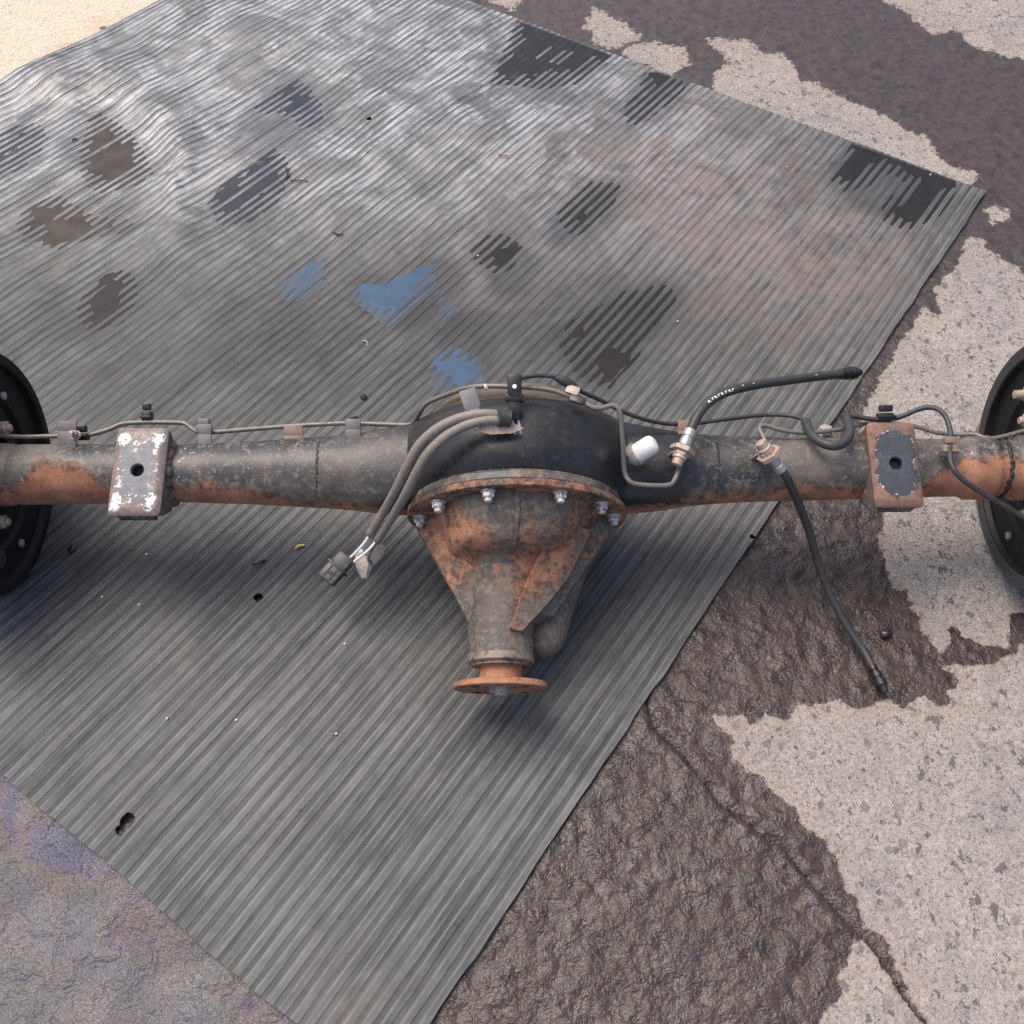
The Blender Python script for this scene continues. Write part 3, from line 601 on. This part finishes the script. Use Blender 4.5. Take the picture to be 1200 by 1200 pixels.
def carr_rust(V):
    V = np.array(V); px = to_px(V); X, Y = px[:, 0], px[:, 1]; g = lambda cx, cy, rx, ry: np.exp(-((X - cx) / rx)**2 - ((Y - cy) / ry)**2)
    return 0.45 * g(520, 620, 40, 35) + 0.35 * g(560, 640, 30, 40) + 0.5 * g(615, 660, 18, 60) + 0.55 * g(660, 650, 25, 25) + 0.3 * g(590, 770, 60, 12) - 0.35 * g(600, 610, 30, 35) - 0.22 * g(575, 735, 35, 40) + 0.35 * g(700, 600, 40, 20) - 0.1 + 0.35 * g(606, 565, 140, 10)
carrier = cr_b.obj('differential_carrier', mt_carr, axle, 50, {'rust': carr_rust(cr_b.v)})
fb = B().lathe(loc(0, 0, 0), pv, [(0.0535, 0.120), (0.0535, 0.1300), (0.0545, 0.1312), (0.0610, 0.1312), (0.062, 0.1298), (0.062, 0.09)], 120)
hfl = B().lathe(loc(0, 0, 0), pv, [(0.040, 0.122), (0.044, 0.1265), (0.0515, 0.1275), (0.0530, 0.1260), (0.0530, 0.11)], 120); hfl.obj('housing_flange', mt_house, house, 40, {'rust': np.full(len(hfl.v), 0.12)})
fb.obj('mounting_flange', mt_rust, carrier, 30)
def slab(pts_top, t, dn):
    """a cast web: a curved strip of paired points given thickness"""
    n = len(pts_top); b = B(); rings = []
    for o_, i_ in pts_top:
        o_, i_ = np.asarray(o_), np.asarray(i_); e = (o_ - i_) * 0.04; rings.append([i_, o_ - e, o_ - dn * t * 0.15, o_ - dn * t * 0.85, o_ - e - dn * t, i_ - dn * t])
    return b.loft(rings)
def side_web(sg):
    out = [(.1262, .004, .056), (.1225, .006, .068), (.1020, .010, .105), (.0800, .012, .145), (.0600, .012, .182), (.0530 if sg < 0 else .020, .012, .198)]
    inn = [(.060, .034, .056), (.056, .036, .068), (.050, .036, .105), (.030, .030, .145), (.028, .026, .182), (.020 if sg < 0 else .0, .022, .200)]
    sh = lambda t: -0.019 * min(1, max(0, (t - 0.062) / 0.13)) * (0 if sg < 0 else 1)
    w = slab([(loc(sg * o[0] + sh(o[2]), o[1], o[2]), loc(sg * i[0] - 0.010, i[1], i[2])) for o, i in zip(out, inn)], 0.020, qv)
    w.obj('web', mt_carr, carrier, 30, {'rust': carr_rust(w.v) + (0.08 if sg < 0 else 0.0)})
side_web(-1); side_web(1)
fn = slab([(loc(.088, .040, .088), loc(.040, .080, .088)), (loc(.076, .036, .112), loc(.030, .062, .112)), (loc(.060, .031, .142), loc(.016, .050, .142)), (loc(.034, .034, .174), loc(.002, .044, .174)), (loc(.006, .0385, .204), loc(-.008, .0400, .202))], 0.016, unit(qv + 0.35 * xv))
fn.obj('diagonal_web', mt_carr, carrier, 30, {'rust': carr_rust(fn.v) + 0.05})
tr = slab([(loc(0.0025, .1105, .062), loc(-.0025, .1105, .062)), (loc(0.0025, .1045, .083), loc(-.0025, .1045, .083)), (loc(0.001, .0965, .098), loc(-.004, .0965, .098)), (loc(-.001, .084, .112), loc(-.006, .084, .112)), (loc(-.003, .066, .119), loc(-.008, .066, .119))], 0.02, qv)
tr.obj('casting_ridge', mt_carr, carrier, 40, {'rust': carr_rust(tr.v) + 0.1})
ob = B().sweep([loc(.058, -.040, .07), loc(.054, -.040, .11), loc(.042, -.036, .15), loc(.032, -.030, .19), loc(.022, -.024, .222)], 0.03, 24, 0.006, rfun=lambda t: 0.036 - 0.010 * t - 0.014 * max(0, (t - 0.85) / 0.15)**2)
ob.obj('oil_gallery', mt_carr, carrier, 50, {'rust': np.full(len(ob.v), -0.3)})
# six bolts on the upper arc of the flange (and their fellows below)
for k, a_deg in enumerate((-82, -50, -16, 24, 56, 81, 108, 140, 175, 210, 245)):
    a = rad(a_deg); c = loc(0.1165 * math.sin(a), 0.1165 * math.cos(a), 0.062)
    bb = B().lathe(c, pv, [(0, .0084), (.0016, .0084), (.0017, .0001)], 20)
    bb.lathe(c + pv * 0.0012, pv, [(0, .0070), (.0056, .0072), (.0070, .0063)], 6, ph=random.random() * 1.5)
    bb.lathe(c + pv * 0.008, pv, [(0, .0046), (.004, .0046), (.0050, .0036)], 14)
    bb.obj('bolt', mt_bolt, carrier, 30)
NX = -0.019
co = B().lathe(loc(NX, 0, 0.013), pv, [(.212, .0365), (.2125, .0385), (.2205, .039), (.2220, .0375), (.2225, .0345), (.2255, .034), (.226, .026)], 64)
co.obj('seal_collar', simple('grimy collar', (0.26, 0.22, 0.18), 0.6, 0.3, 0.9, (0.06, 0.045, 0.035), 130), carrier)
pf = B().lathe(loc(NX, 0, 0.013), pv, [(.221, .0245), (.236, .0245), (.243, .027), (.2435, .0500), (.2450, .0535), (.2505, .0545), (.2515, .0535), (.2515, .030), (.2490, .0285), (.2490, .0205), (.2455, .0200), (.2455, .001)], 72)
pfo = pf.obj('pinion_flange', rusty('salmon flange rust', 1.0, dust=0.2, chips=0.05), axle, 30)
pn = B().lathe(loc(NX, 0, .2588), pv, [(0, .0165), (.0025, .0165), (.0026, .0135), (.0030, .0135)], 24); pn.lathe(loc(NX, 0, .2610), pv, [(0, .013), (.006, .013), (.0075, .0115)], 6); pn.lathe(loc(NX, 0, .267), pv, [(0, .0075), (.004, .0075), (.005, .0065)], 18)
pn.obj('pinion_nut', mt_zinc, pfo)
for k in range(4):
    a = rad(45 + 90 * k); B().lathe(loc(NX + .040 * math.sin(a), .040 * math.cos(a), .2647), pv, [(0, .0052), (.0004, .0052), (.0005, .0045)], 18).obj('bolt_hole', mt_dark, pfo)

# ---- spring pads
def spring_pad(pxc, pyc, hw, hh, side, mat, lift):
    c = None
    d = ray(pxc, pyc); o = axc(pxX(pxc)) + qv * lift; t = ((o - CAM) @ qv) / (d @ qv); c = CAM + d * t
    pb = B().plate_hole(hw, hh, c - qv * 0.006, xv, -pv, qv, 0.007, 0.0075, 96)
    V = np.array(pb.v); lx = np.abs((V - c) @ xv) / hw; ly = np.abs((V - c) @ pv) / hh
    mat = rusty('pad ' + mat, 0.0 if mat == 'grey' else 0.45, paint=(0.10, 0.10, 0.108), dust=0.5, chips=0.5, post=pad_post(c, hw, hh, mat))
    pad = pb.obj('spring_pad', mat, axle, 30, {'rust': 0.35 * np.maximum(lx, ly)**3, 'wear': 0.2 * np.ones(len(V))})
    # turned-down side walls of the saddle reaching the tube
    for sx in (-1, 1):
        w = B(); x = sx * (hw - 0.004)
        cz = c - qv * 0.0065; bottom = -(lift - 0.012)
        ol = [(-hh * 0.96, 0), (hh * 0.96, 0), (hh * 0.92, -0.012), (0.036, bottom), (-0.036, bottom), (-hh * 0.92, -0.012)]
        w.prism(ol, cz + xv * (x - 0.003), -pv, qv, xv, 0.006); w.obj('saddle_wall', mt_weld if sx == side else mt_house, pad, 30)
    for sy in (-1, 1):
        B().box(c - qv * 0.015 + pv * sy * (hh - 0.003), xv, pv, qv, (hw - 0.009, 0.003, 0.0085), 0.001).obj('saddle_end', mt_house, pad, 30)
    return pad, c
pad1, c1 = spring_pad(161, 551, .0305, .0545, 1, 'grey', 0.050)
pad2, c2 = spring_pad(1050, 543, .0285, .0530, -1, 'rust', 0.050)
# ---- backing plates with their brake drums
def backing_plate(xp, side, R, rimmat):
    c = axc(xp); ax = xv * side
    pl = B().lathe(c, ax, [(0.012, .035), (0.012, .050), (0.004, .054), (0.004, .068), (0.013, .074), (0.014, .095), (0.009, .100), (0.008, .128), (0.0075, .134), (0.0005, .1365), (0.0, .138), (0.0, R - .002), (.002, R), (.024, R), (.024, R - .003), (.006, R - .004)], 96, False)
    p = pl.obj('backing_plate', mt_black, axle, 30)
    rb = B().lathe(c - ax * 0.0006, ax, [(0.001, .1380), (0.0, .1395), (0.0, R - .0015), (0.002, R + .0006), (.0235, R + .0006)], 96, False)
    rb.obj('rim', rimmat, p, 30)
    dr = B().lathe(c, ax, [(.014, .120), (.026, R - .006), (.070, R - .008), (.078, R - .016), (.082, .075), (.098, .072), (.100, .045), (.100, .001)], 72, False)
    dr.obj('brake_drum', mt_rim, p, 30)
    return p, c, ax
plL, cL, axL = backing_plate(-0.629, -1, 0.1495, mt_black)
plR, cR, axR = backing_plate(0.640, 1, 0.1545, mt_rim)
def hexnut(pos, ax, r, mat, parent, name='nut', L=0.009):
    b = B().lathe(pos, ax, [(-.001, r * 1.25), (.001, r * 1.25), (.0011, r * 0.5)], 20); b.lathe(pos + ax * 0.001, ax, [(0, r), (L, r), (L + .0015, r * .85)], 6, ph=0.3); b.lathe(pos + ax * (L + .001), ax, [(0, r * .55), (.005, r * .55), (.006, r * .45)], 14)
    return b.obj(name, mat, parent, 30)
def plate_pt(c, ax, yy, zz, off): return c + np.array([0, yy, zz]) - ax * off
for (yy, zz) in ((0.052, 0.026), (-0.046, -0.034), (0.030, -0.052), (-0.03, 0.052)):
    hexnut(plate_pt(cL, axL, yy, zz, -0.004), -axL, .0088, mt_brass, plL, L=0.012)
    hexnut(plate_pt(cR, axR, yy, zz, -0.004), -axR, .0088, mt_brass, plR, L=0.012)
for c, ax, p in ((cL, axL, plL), (cR, axR, plR)):
    # pressed bosses, adjuster plug, wheel cylinder stub, shoe pins
    B().lathe(plate_pt(c, ax, -0.075, -0.075, -0.008), -ax, [(0, .012), (.004, .011), (.005, .006)], 22).obj('grommet', mt_rim, p, 30)
    B().lathe(plate_pt(c, ax, -0.075, -0.075, -0.0035), -ax, [(0, .0065), (.002, .0062), (.0022, .004)], 18).obj('grommet_hole', mt_dark, p, 30)
    B().box(plate_pt(c, ax, 0.068, 0.062, -0.008), xv, unit((0, .7, -.7)), unit((0, .7, .7)), (.007, .022, .011), .004).obj('wheel_cylinder', mt_black, p, 30)
    for yy, zz in ((0.10, 0.03), (0.085, 0.075), (-0.10, 0.02), (-0.03, -0.11)):
        B().lathe(plate_pt(c, ax, yy, zz, -0.008), -ax, [(0, .0055), (.003, .005), (.0035, .003)], 14).obj('rivet', mt_zinc, p, 30)
nip = B().lathe(plate_pt(cR, axR, .082, .040, -0.006), -axR, [(0, .008), (.012, .008), (.013, .006), (.024, .0055), (.025, .003)], 16)
nip.obj('bleed_nipple', mt_brass, plR, 30)
B().box(plate_pt(cR, axR, -0.058, -0.022, 0.006), xv, unit((0, 1, 0)), np.array([0, 0, 1.0]), (.012, .010, .007), .003).obj('sensor_boss', mt_brass, plR, 30)

# ---- brackets, clips and nuts along the tube
def bracket(px, py, w, h, r_off, mat, nut=None, name='bracket', depth=0.006):
    P = on_tube(px, py + 200, .036) if False else None
    x = pxX(px); d = ray(px, py); y0 = YAW * x + 0.028
    t = (y0 - CAM[1]) / d[1]; c = CAM + d * t
    b = B().box(c, xv, unit((0, -0.55, 0.83)), unit((0, 0.83, 0.55)), (w, depth * 0.3, h), 0.0012)
    b.box(c + unit((0, 0.83, 0.55)) * (h - .001) + np.array([0, .004, .0035]), xv, unit((0, .83, .55)), unit((0, -.55, .83)), (w, .006, .0016), .0008)
    b.box(c - unit((0, .83, .55)) * h * 1.0 - unit((0, -0.55, .83)) * 0.006, xv, unit((0, -.55, .83)), unit((0, .83, .55)), (w * 0.95, .008, .0022), .0008)
    o = b.obj(name, mat, axle, 30)
    if nut:
        q = c + xv * nut[0] + unit((0, .83, .55)) * nut[1]; hexnut(q + unit((0, -.55, .83)) * 0.0018, unit((0, -.35, .94)), nut[2], nut[3], o, 'nut', 0.006)
    return o, c
bracket(79, 514, .0115, .011, 0, mt_bracket, (0.011, 0.004, .0048, mt_brass))
bracket(240, 520, .0085, .0135, 0, mt_bracket)
bracket(344, 517, .0115, .009, 0, mt_tanbr)
bracket(414, 508, .0090, .007, 0, mt_bracket)
bracket(967, 527, .0090, .017, 0, mt_bracket, (0.0, 0.022, .0078, mt_zinc))
bracket(1136, 522, .0110, .013, 0, mt_tanbr, (-0.002, 0.016, .0078, mt_zinc))
bracket(803, 508, .0090, .006, 0, mt_tanbr)
def clip(px, py, z, w, h, mat, name='pipe_clip', parent=axle):
    c = PZ(px, py, z); b = B().box(c, xv, unit((0, -.55, .83)), unit((0, .83, .55)), (w, .006, h), .0015)
    b.box(c + unit((0, .83, .55)) * (h + .004) + np.array([0, 0, .003]), xv, unit((0, -.55, .83)), unit((0, .83, .55)), (w * .8, .004, .004), .001); b.box(c - unit((0, .83, .55)) * (h * .3) + np.array([0, -.002, .006]), xv, unit((0, -.55, .83)), unit((0, .83, .55)), (w * 1.15, .003, .0018), .0008)
    return b.obj(name, mat, parent, 30)
clip(173, 489, .178, .0058, .007, mt_plastic)
clip(240, 503, .180, .0085, .003, mt_bracket)
clip(97, 512, .176, .0070, .004, mt_plastic)
clip(415, 500, .182, .0050, .003, mt_plastic)
clip(1037, 489, .190, .0095, .005, mt_plastic)
clip(1112, 528, .205, .0085, .0065, mt_tanbr)
clip(815, 495, .18, .004, .0025, mt_plastic)

# ---- brake pipes
def path(pts): return [PZ(px, py, z) for px, py, z in pts]
p1 = B().sweep(path([(-40, 512, .18), (0, 511, .18), (30, 512, .178), (65, 511, .176), (97, 511, .176), (128, 503, .178), (142, 497, .178), (165, 495, .178), (200, 495, .178), (216, 496, .178), (226, 503, .178), (236, 507, .180), (255, 506, .180), (330, 500, .180), (380, 497, .182), (414, 496, .184), (478, 498, .19), (485, 495, .195), (494, 480, .225), (501, 472, .235), (530, 460, .262), (557, 453, .282), (600, 453, .288), (640, 456, .288), (662, 462, .286), (680, 470, .284), (697, 478, .282), (707, 478, .281), (716, 475, .281), (723, 477, .280), (727, 486, .275), (730, 520, .250), (732, 552, .222), (738, 564, .216), (750, 568, .212), (780, 569, .208), (789, 565, .207), (795, 552, .208), (799, 541, .210), (802, 532, .211)]), .0029, 10, .004).obj('brake_pipe', mt_pipe, axle, 60)
p2 = B().sweep(path([(899, 524, .205), (896, 515, .206), (890, 503, .206), (892, 499, .206), (899, 499, .205), (912, 503, .203), (928, 506, .200), (950, 507, .196), (985, 503, .188), (1015, 496, .182), (1045, 496, .180), (1078, 501, .180), (1098, 507, .180), (1120, 509, .182), (1143, 509, .186), (1152, 513, .188), (1163, 514, .188), (1178, 511, .188), (1200, 505, .188), (1225, 500, .188)]), .0028, 10, .004).obj('brake_pipe', mt_pipe, axle, 60)
B().lathe(PZ(569.5, 453.2, .2842), unit((1, 0, 0)), [(-.002, .0037), (.002, .0037)], 12).obj('marker_band', mt_white, p1, 30)

# ---- brake hoses: crimp sleeve at the bracket, threaded end fitting
def hose(pts, r, sl0, fit):
    P = path(pts); h = B().sweep(P, r, 16, .005).obj('brake_hose', mt_rubber, axle, 60)
    d0 = unit(np.array(P[0]) - np.array(P[1])); d1 = unit(np.array(P[-1]) - np.array(P[-2])); a = np.array(P[0]); e = np.array(P[-1])
    s = B().lathe(a - d0 * .006, d0, [(0, r * 1.08), (.001, r * 1.3), (.009, r * 1.3), (.010, r * 1.12), (.012, r * 1.12), (.013, r * 1.3), (.021, r * 1.3), (.022, r * 1.05)], 24).obj('crimp_sleeve', mt_zinc, h, 30)
    n = B().lathe(a + d0 * .016, d0, [(0, .0085), (.002, .0095), (.0025, .0150), (.0075, .0150), (.008, .0100), (.012, .0100)], 6).obj('hex_nut', mt_brass, h, 30)
    B().lathe(a + d0 * .028, d0, [(0, .0085), (.004, .0085), (.005, .0068), (.012, .0062), (.013, .0035)], 12).obj('union_nut', mt_brass, h, 30)
    f = B().lathe(e - d1 * .004, d1, [(0, r * .9), (.001, r * 1.15), (.006, r * 1.2), (.007, r * .95), (.009, r * .95), (.010, r * 1.35), (.016, r * 1.4), (.017, r * 1.15), (.019, r * 1.15), (.020, r * 1.5), (.027, r * 1.45), (.029, r * 1.0), (.036, r * .8), (.037, r * .5)], 20).obj('end_fitting', mt_plastic, h, 30)
    return h, P
h1, P1 = hose([(807.5, 509, .232), (812, 498, .236), (819, 485, .240), (831, 471, .240), (850, 460, .234), (880, 452, .222), (920, 446, .205), (960, 441, .190), (986, 438.5, .180)], .0058, 0, 0)
h2, P2 = hose([(913, 548, .214), (922, 560, .203), (934, 586, .165), (945, 613, .126), (953, 640, .094), (959, 660, .072), (966, 680, .054), (974, 699, .040), (984, 718, .029), (994, 736, .021), (1004, 751, .016), (1013, 764, .013), (1023, 783, .012)], .0050, 0, 0)
# white printed marks along the first hose
lb = B(); SP = smooth_path(P1, .002)
for i in list(range(22, 44, 3)) + [52, 60, 110]:
    t = unit(SP[i + 1] - SP[i - 1]); v = unit(CAM - SP[i]); v = unit(v - t * (v @ t)); g = np.cross(t, v)
    k = (-.0022 if i > 44 else 0)
    lb.box(SP[i] + v * .00575 + g * k, t, g, v, (.0008 if i % 2 else .0014, .0017 if i < 44 else .0006, .0003), 0)
    if i < 44: lb.box(SP[i] + v * .00575 + t * .0018 + g * .0012 * (-1)**i, t, g, v, (.0012, .0005, .0003), 0)
lb.obj('lettering', mt_white, h1, None)['kind'] = 'stuff'
def hose_bracket(px, py, r, dirn, parent, mat):
    P = on_tube(px, py, r); b = B(); Q = parent
    return None
# tan bracket ears that hold the hose ends to the tube
for (hx, hy, hz, tx, ty) in ((803, 527, .214, 790, 530), (901, 531, .212, 888, 533)):
    a = PZ(hx, hy, hz); t = on_tube(tx, ty + 6, .036); e = unit(a - t); nrm_ = unit(np.cross(e, xv)); g = np.cross(nrm_, e)
    B().box((a + t) / 2, e, g, nrm_, (np.linalg.norm(a - t) / 2 + .006, .011, .0016), .001).obj('hose_bracket', mt_tanbr, axle, 30)

# ---- breather / plug cap: white cap in a zinc collar on the shoulder of the housing
cb = PZ(744, 533, .222); ca = PZ(765, 520, .238); ax_ = unit(ca - cb)
zc = B().lathe(cb - ax_ * .004, ax_, [(0, .0130), (.004, .0140), (.0075, .0140), (.0080, .0120), (.0085, .0105)], 28).obj('plug_collar', mt_zinc, axle, 30)
B().lathe(cb, ax_, [(0, .0110), (.010, .0115), (.023, .0113), (.0265, .0098), (.028, .0070), (.0285, .002)], 28).obj('white_cap', mt_white, zc, 40)
# ---- sensor wiring: two loom tubes to a grey plug, black plug on the banjo, long black cable
lm = []
for off, pts in ((0, [(588, 487, .300), (570, 485, .304), (550, 487, .303), (530, 493, .298), (510, 504, .290), (491, 522, .275), (478, 545, .252), (465, 572, .217), (450, 599, .170), (436, 622, .135)]), (1, [(592, 494, .297), (575, 492, .301), (557, 495, .300), (538, 502, .295), (519, 514, .286), (500, 533, .270), (487, 556, .246), (473, 583, .210), (457, 610, .160), (444, 630, .128)])):
    P = path(pts); o = B().sweep(P, .0054, 14, .005).obj('wire_loom', mt_loom, axle, 60); lm.append((o, P))
hb_ = B().sweep(path([(599, 491, .299), (592, 490, .300), (583, 490, .302)]), .0095, 16, .003).obj('loom_sleeve', mt_rubber, axle, 60)
for (o, P), (ex, ey) in zip(lm, ((409, 655), (414, 659))):
    e = np.array(P[-1]); q = PZ(ex, ey, .098)
    B().lathe(e - unit(e - np.array(P[-2])) * .002, unit(e - np.array(P[-2])), [(0, .0050), (.002, .0056), (.010, .0050), (.013, .0035), (.014, .002)], 12).obj('loom_tape', mt_tanbr, o, 30)
    B().sweep([e, e * .55 + q * .45 + np.array([.002, -.002, .001]), q], .0017, 8, .003).obj('white_wire', mt_white, o, 60)
c = PZ(396, 665, .095); ea = unit(PZ(385, 678, .092) - PZ(409, 652, .10)); eb = unit(np.cross([0, -.3, .95], ea)); ec = np.cross(ea, eb)
plug = B().box(c + ea * .010, ea, eb, ec, (.0115, .0115, .008), .002)
plug.box(c - ea * .009, ea, eb, ec, (.009, .0105, .0075), .002)
plug = plug.obj('wire_plug', simple('dark grey plug', (0.055, 0.053, 0.056), 0.45, 0, 0.5, (0.17, 0.155, 0.145), 160), axle, 30)
B().box(c + ea * .0005, ea, eb, ec, (.0016, .0138, .009), .0008).obj('plug_collar', mt_plastic, plug, 30)
for s_ in (-1, 1): B().box(c + ea * .011 + eb * .0045 * s_ + ec * .0082, ea, eb, ec, (.008, .0008, .0006), 0).obj('slot', mt_dark, plug, 30)
B().box(c + ea * .011 + ec * .0084, ea, eb, ec, (.0022, .0022, .0005), 0).obj('keyhole', mt_dark, plug, 30)
# small steel tab hanging behind the plug, half grey half tan
tc_ = PZ(435, 650, .088); tn_ = unit((0.05, -.50, .86)); te = unit(np.cross(tn_, [0, 1, .3])); tf = np.cross(tn_, te)
shape = [(-.018, -.008), (-.012, -.016), (-.002, -.019), (.010, -.016), (.018, -.007), (.021, .006), (.018, .020), (.011, .030), (.004, .030), (-.002, .014), (-.012, .004)]
tab = B().prism(shape, tc_, te, tf, tn_, .0018).obj('steel_tab', mt_bracket, lm[1][0], 30)
B().prism([(.006, .002), (.0165, -.006), (.0200, .006), (.0170, .0195), (.0105, .0285), (.006, .028), (.003, .014)], tc_ + tn_ * .0018, te, tf, tn_, .0005).obj('pale_label', simple('cream flaking paint', (0.62, 0.56, 0.46), .7, 0, .4, (.2, .16, .12), 160), tab, 30)
B().lathe(tc_ + te * .012 - tf * .004 + tn_ * .0018, tn_, [(0, .0028), (.002, .0026), (.0024, .001)], 14).obj('rivet', mt_white, tab, 30)
# the tab hangs from the loom by a thin strap
B().sweep([np.array(lm[1][1][-1]), tc_ + tf * .012 + np.array([0, 0, .02]), tc_ + tf * .010], .0016, 8, .004).obj('strap', mt_tanbr, tab, 60)

bk = PZ(603, 466, .305); up_ = unit((0, .83, .55)); nv_ = unit((0, -.55, .83))
bplug = B().box(bk + up_ * .012, xv, up_, nv_, (.0078, .0125, .009), .002)
bplug.box(bk - up_ * .012, xv, up_, nv_, (.0062, .0125, .007), .0015); bplug.box(bk - up_ * .001, xv, up_, nv_, (.0105, .004, .0085), .0015)
bplug = bplug.obj('black_plug', mt_plastic, axle, 30)
B().lathe(bk + up_ * .011 + nv_ * .009, nv_, [(0, .0026), (.0008, .0024), (.001, .001)], 16).obj('white_dot', mt_white, bplug, 30)
for dx in (-.003, .0035): B().sweep([bk - up_ * .023 + xv * dx, bk - up_ * .033 + xv * (dx + .002), bk - up_ * .042 + xv * (dx + .004) - nv_ * .010], .0018, 8, .003).obj('white_wire', mt_white, bplug, 60)
# rusty clamp the looms pass through
sad = B().prism([(-.030, -.004), (-.012, -.0085), (.010, -.0075), (.024, -.002), (.012, .004), (-.016, .003)], PZ(588, 500, .293), xv, up_, nv_, .002).obj('clamp_foot', mt_brass, axle, 30)
gt = PZ(551, 468, .300)
tb = B().box(gt, unit((.93, .37, 0)), unit((-.30, .78, .5)), nv_, (.0095, .0115, .0022), .0015); tb.box(gt - up_ * .015 + xv * .006, unit((.93, .37, 0)), unit((-.30, .78, .5)), nv_, (.006, .007, .0018), .001)
tb.obj('grey_tab', mt_gplastic, axle, 30)
cable = B().sweep(path([(606, 446, .305), (614, 442, .303), (632, 440, .300), (652, 442, .296), (668, 450, .290), (682, 459, .280), (702, 468, .262), (725, 480, .235), (742, 487, .222), (766, 494, .208), (790, 497, .196), (816, 496, .188), (838, 493, .185), (870, 489, .184), (900, 486, .186), (925, 487, .190), (940, 491, .195), (947, 498, .200)]), .0026, 10, .005).obj('sensor_cable', mt_cable, axle, 60)
B().sweep(path([(944, 494, .199), (950, 508, .208), (960, 517, .214), (973, 522, .218), (985, 521, .218), (993, 514, .215), (996, 504, .210), (993, 494, .203), (991, 488, .198)]), .0058, 14, .004).obj('cable_sleeve', mt_rubber, cable, 60)
B().sweep(path([(991, 487, .198), (1004, 488, .195), (1020, 491, .192), (1038, 491, .192), (1054, 489, .194), (1068, 483, .200), (1082, 478, .205), (1095, 478, .208), (1105, 484, .210), (1111, 495, .211), (1114, 510, .210), (1113, 526, .211), (1114, 541, .212), (1119, 552, .210), (1128, 562, .205), (1142, 572, .198), (1160, 583, .188), (1176, 592, .180), (1193, 602, .172), (1215, 615, .165)]), .0031, 10, .005).obj('cable_run', mt_cable, cable, 60)
B().sweep(path([(651, 442, .297), (664, 448, .292), (675, 455, .285)]), .0052, 12, .003, rfun=lambda t: .0035 + .0025 * math.sin(math.pi * t)).obj('cable_tape', mt_rubber, cable, 60)
B().box(PZ(671, 457, .290), unit((.9, -.4, 0)), unit((.4, .9, .2)), nv_, (.008, .0055, .003), .002).obj('tan_tie', mt_brass, cable, 30)
B().box(PZ(676, 468, .286), unit((.9, -.4, 0)), unit((.4, .9, .2)), nv_, (.009, .005, .005), .002).obj('pipe_clip', mt_plastic, p1, 30)

# ================================================================== LITTER on the mat and the concrete
mt_yel = simple('yellow plastic scrap', (0.72, 0.55, 0.16), .5, 0, .2); mt_red = simple('red thread', (0.35, 0.06, 0.05), .7, 0, .3); mt_twig = simple('black wire', (0.015, 0.014, 0.013), .5, 0, .2); mt_stone = simple('pale grit', (0.6, 0.57, 0.52), .8, 0, .4)
def gz(px, py):                  # top of mat at that pixel
    P = PZ(px, py, .01)[:2]
    q = np.argmin(((MV[:, :2] - P)**2).sum(1)); zt = mh[q] + BASE + RIBH
    P = PZ(px, py, zt); return P
def wire(name, pts, r, mat, label, cat): return tag(B().sweep([gz(x, y) + np.array([0, 0, r + .0004 + (z if z else 0)]) for x, y, z in pts], r, 7, .003).obj(name, mat, None, 60), label, cat)
wire('wire_scrap', [(335, 197, 0), (338, 203, .003), (335, 209, 0)], .0011, mt_twig, 'short curved black wire scrap beside the finger-edged puddle', 'scrap')
wire('twig', [(341, 212, 0), (352, 213, .002), (361, 213, 0)], .0010, mt_twig, 'thin straight black twig lying next to the curved wire scrap', 'twig')
wire('twig', [(390, 272, 0), (396, 276, .001), (402, 275, 0)], .0011, mt_twig, 'tiny dark twig alone on the wavy part of the mat', 'twig')
wire('thread', [(584, 181, 0), (589, 184, .002), (596, 183, 0)], .0009, mt_red, 'short red thread on the ribs of the mat', 'thread')
wire('fibre', [(424, 400, 0), (430, 401, .001), (430, 406, 0)], .0007, mt_stone, 'short pale bent fibre below the blue puddle', 'fibre')
wire('plastic_scrap', [(347, 644, 0), (350, 641, .001), (357, 640, 0)], .0016, mt_yel, 'small bright yellow scrap on the mat by the wire plug', 'scrap')
wire('wire_scrap', [(295, 661, 0), (300, 662, .001), (306, 659, 0), (311, 656, 0)], .0012, mt_twig, 'bent dark wire scrap on the mat near the yellow scrap', 'scrap')
def crumb(name, P, r, mat, label, cat, grp=None, fl=.6):
    bm = bmesh.new(); bmesh.ops.create_icosphere(bm, subdivisions=2, radius=r)
    for v in bm.verts: v.co *= 0.75 + 0.5 * random.random(); v.co.z *= fl
    me = bpy.data.meshes.new(name); bm.to_mesh(me); bm.free(); o = _fin(name, me, mat, None, True, 50); o.location = P + np.array([0, 0, r * fl * .75]); o.rotation_euler.z = random.random() * 6; return tag(o, label, cat, grp)
crumb('rubber_crumb', gz(426, 466), .0045, mt_twig, 'black rubber crumb on the mat behind the left axle tube', 'crumb')
crumb('rubber_crumb', gz(85, 643), .006, mt_twig, 'flat black rubber crumb on the mat below the spring pad', 'crumb', fl=.35)
crumb('black_stone', PZ(1037, 743, 0), .007, simple('glossy black stone', (.02, .02, .022), .25, 0, .1), 'glossy black stone on wet concrete beside the hanging hose', 'stone', fl=.7)
for px, py in ((196, 842), (277, 844), (394, 860), (922, 196), (120, 700), (163, 709), (404, 755), (794, 377), (1090, 205), (172, 650), (560, 300)):
    crumb('grit', gz(px, py), .0017, mt_stone, 'tiny pale grain of grit lying on the rubber mat', 'grit', 'pale grit on the mat')
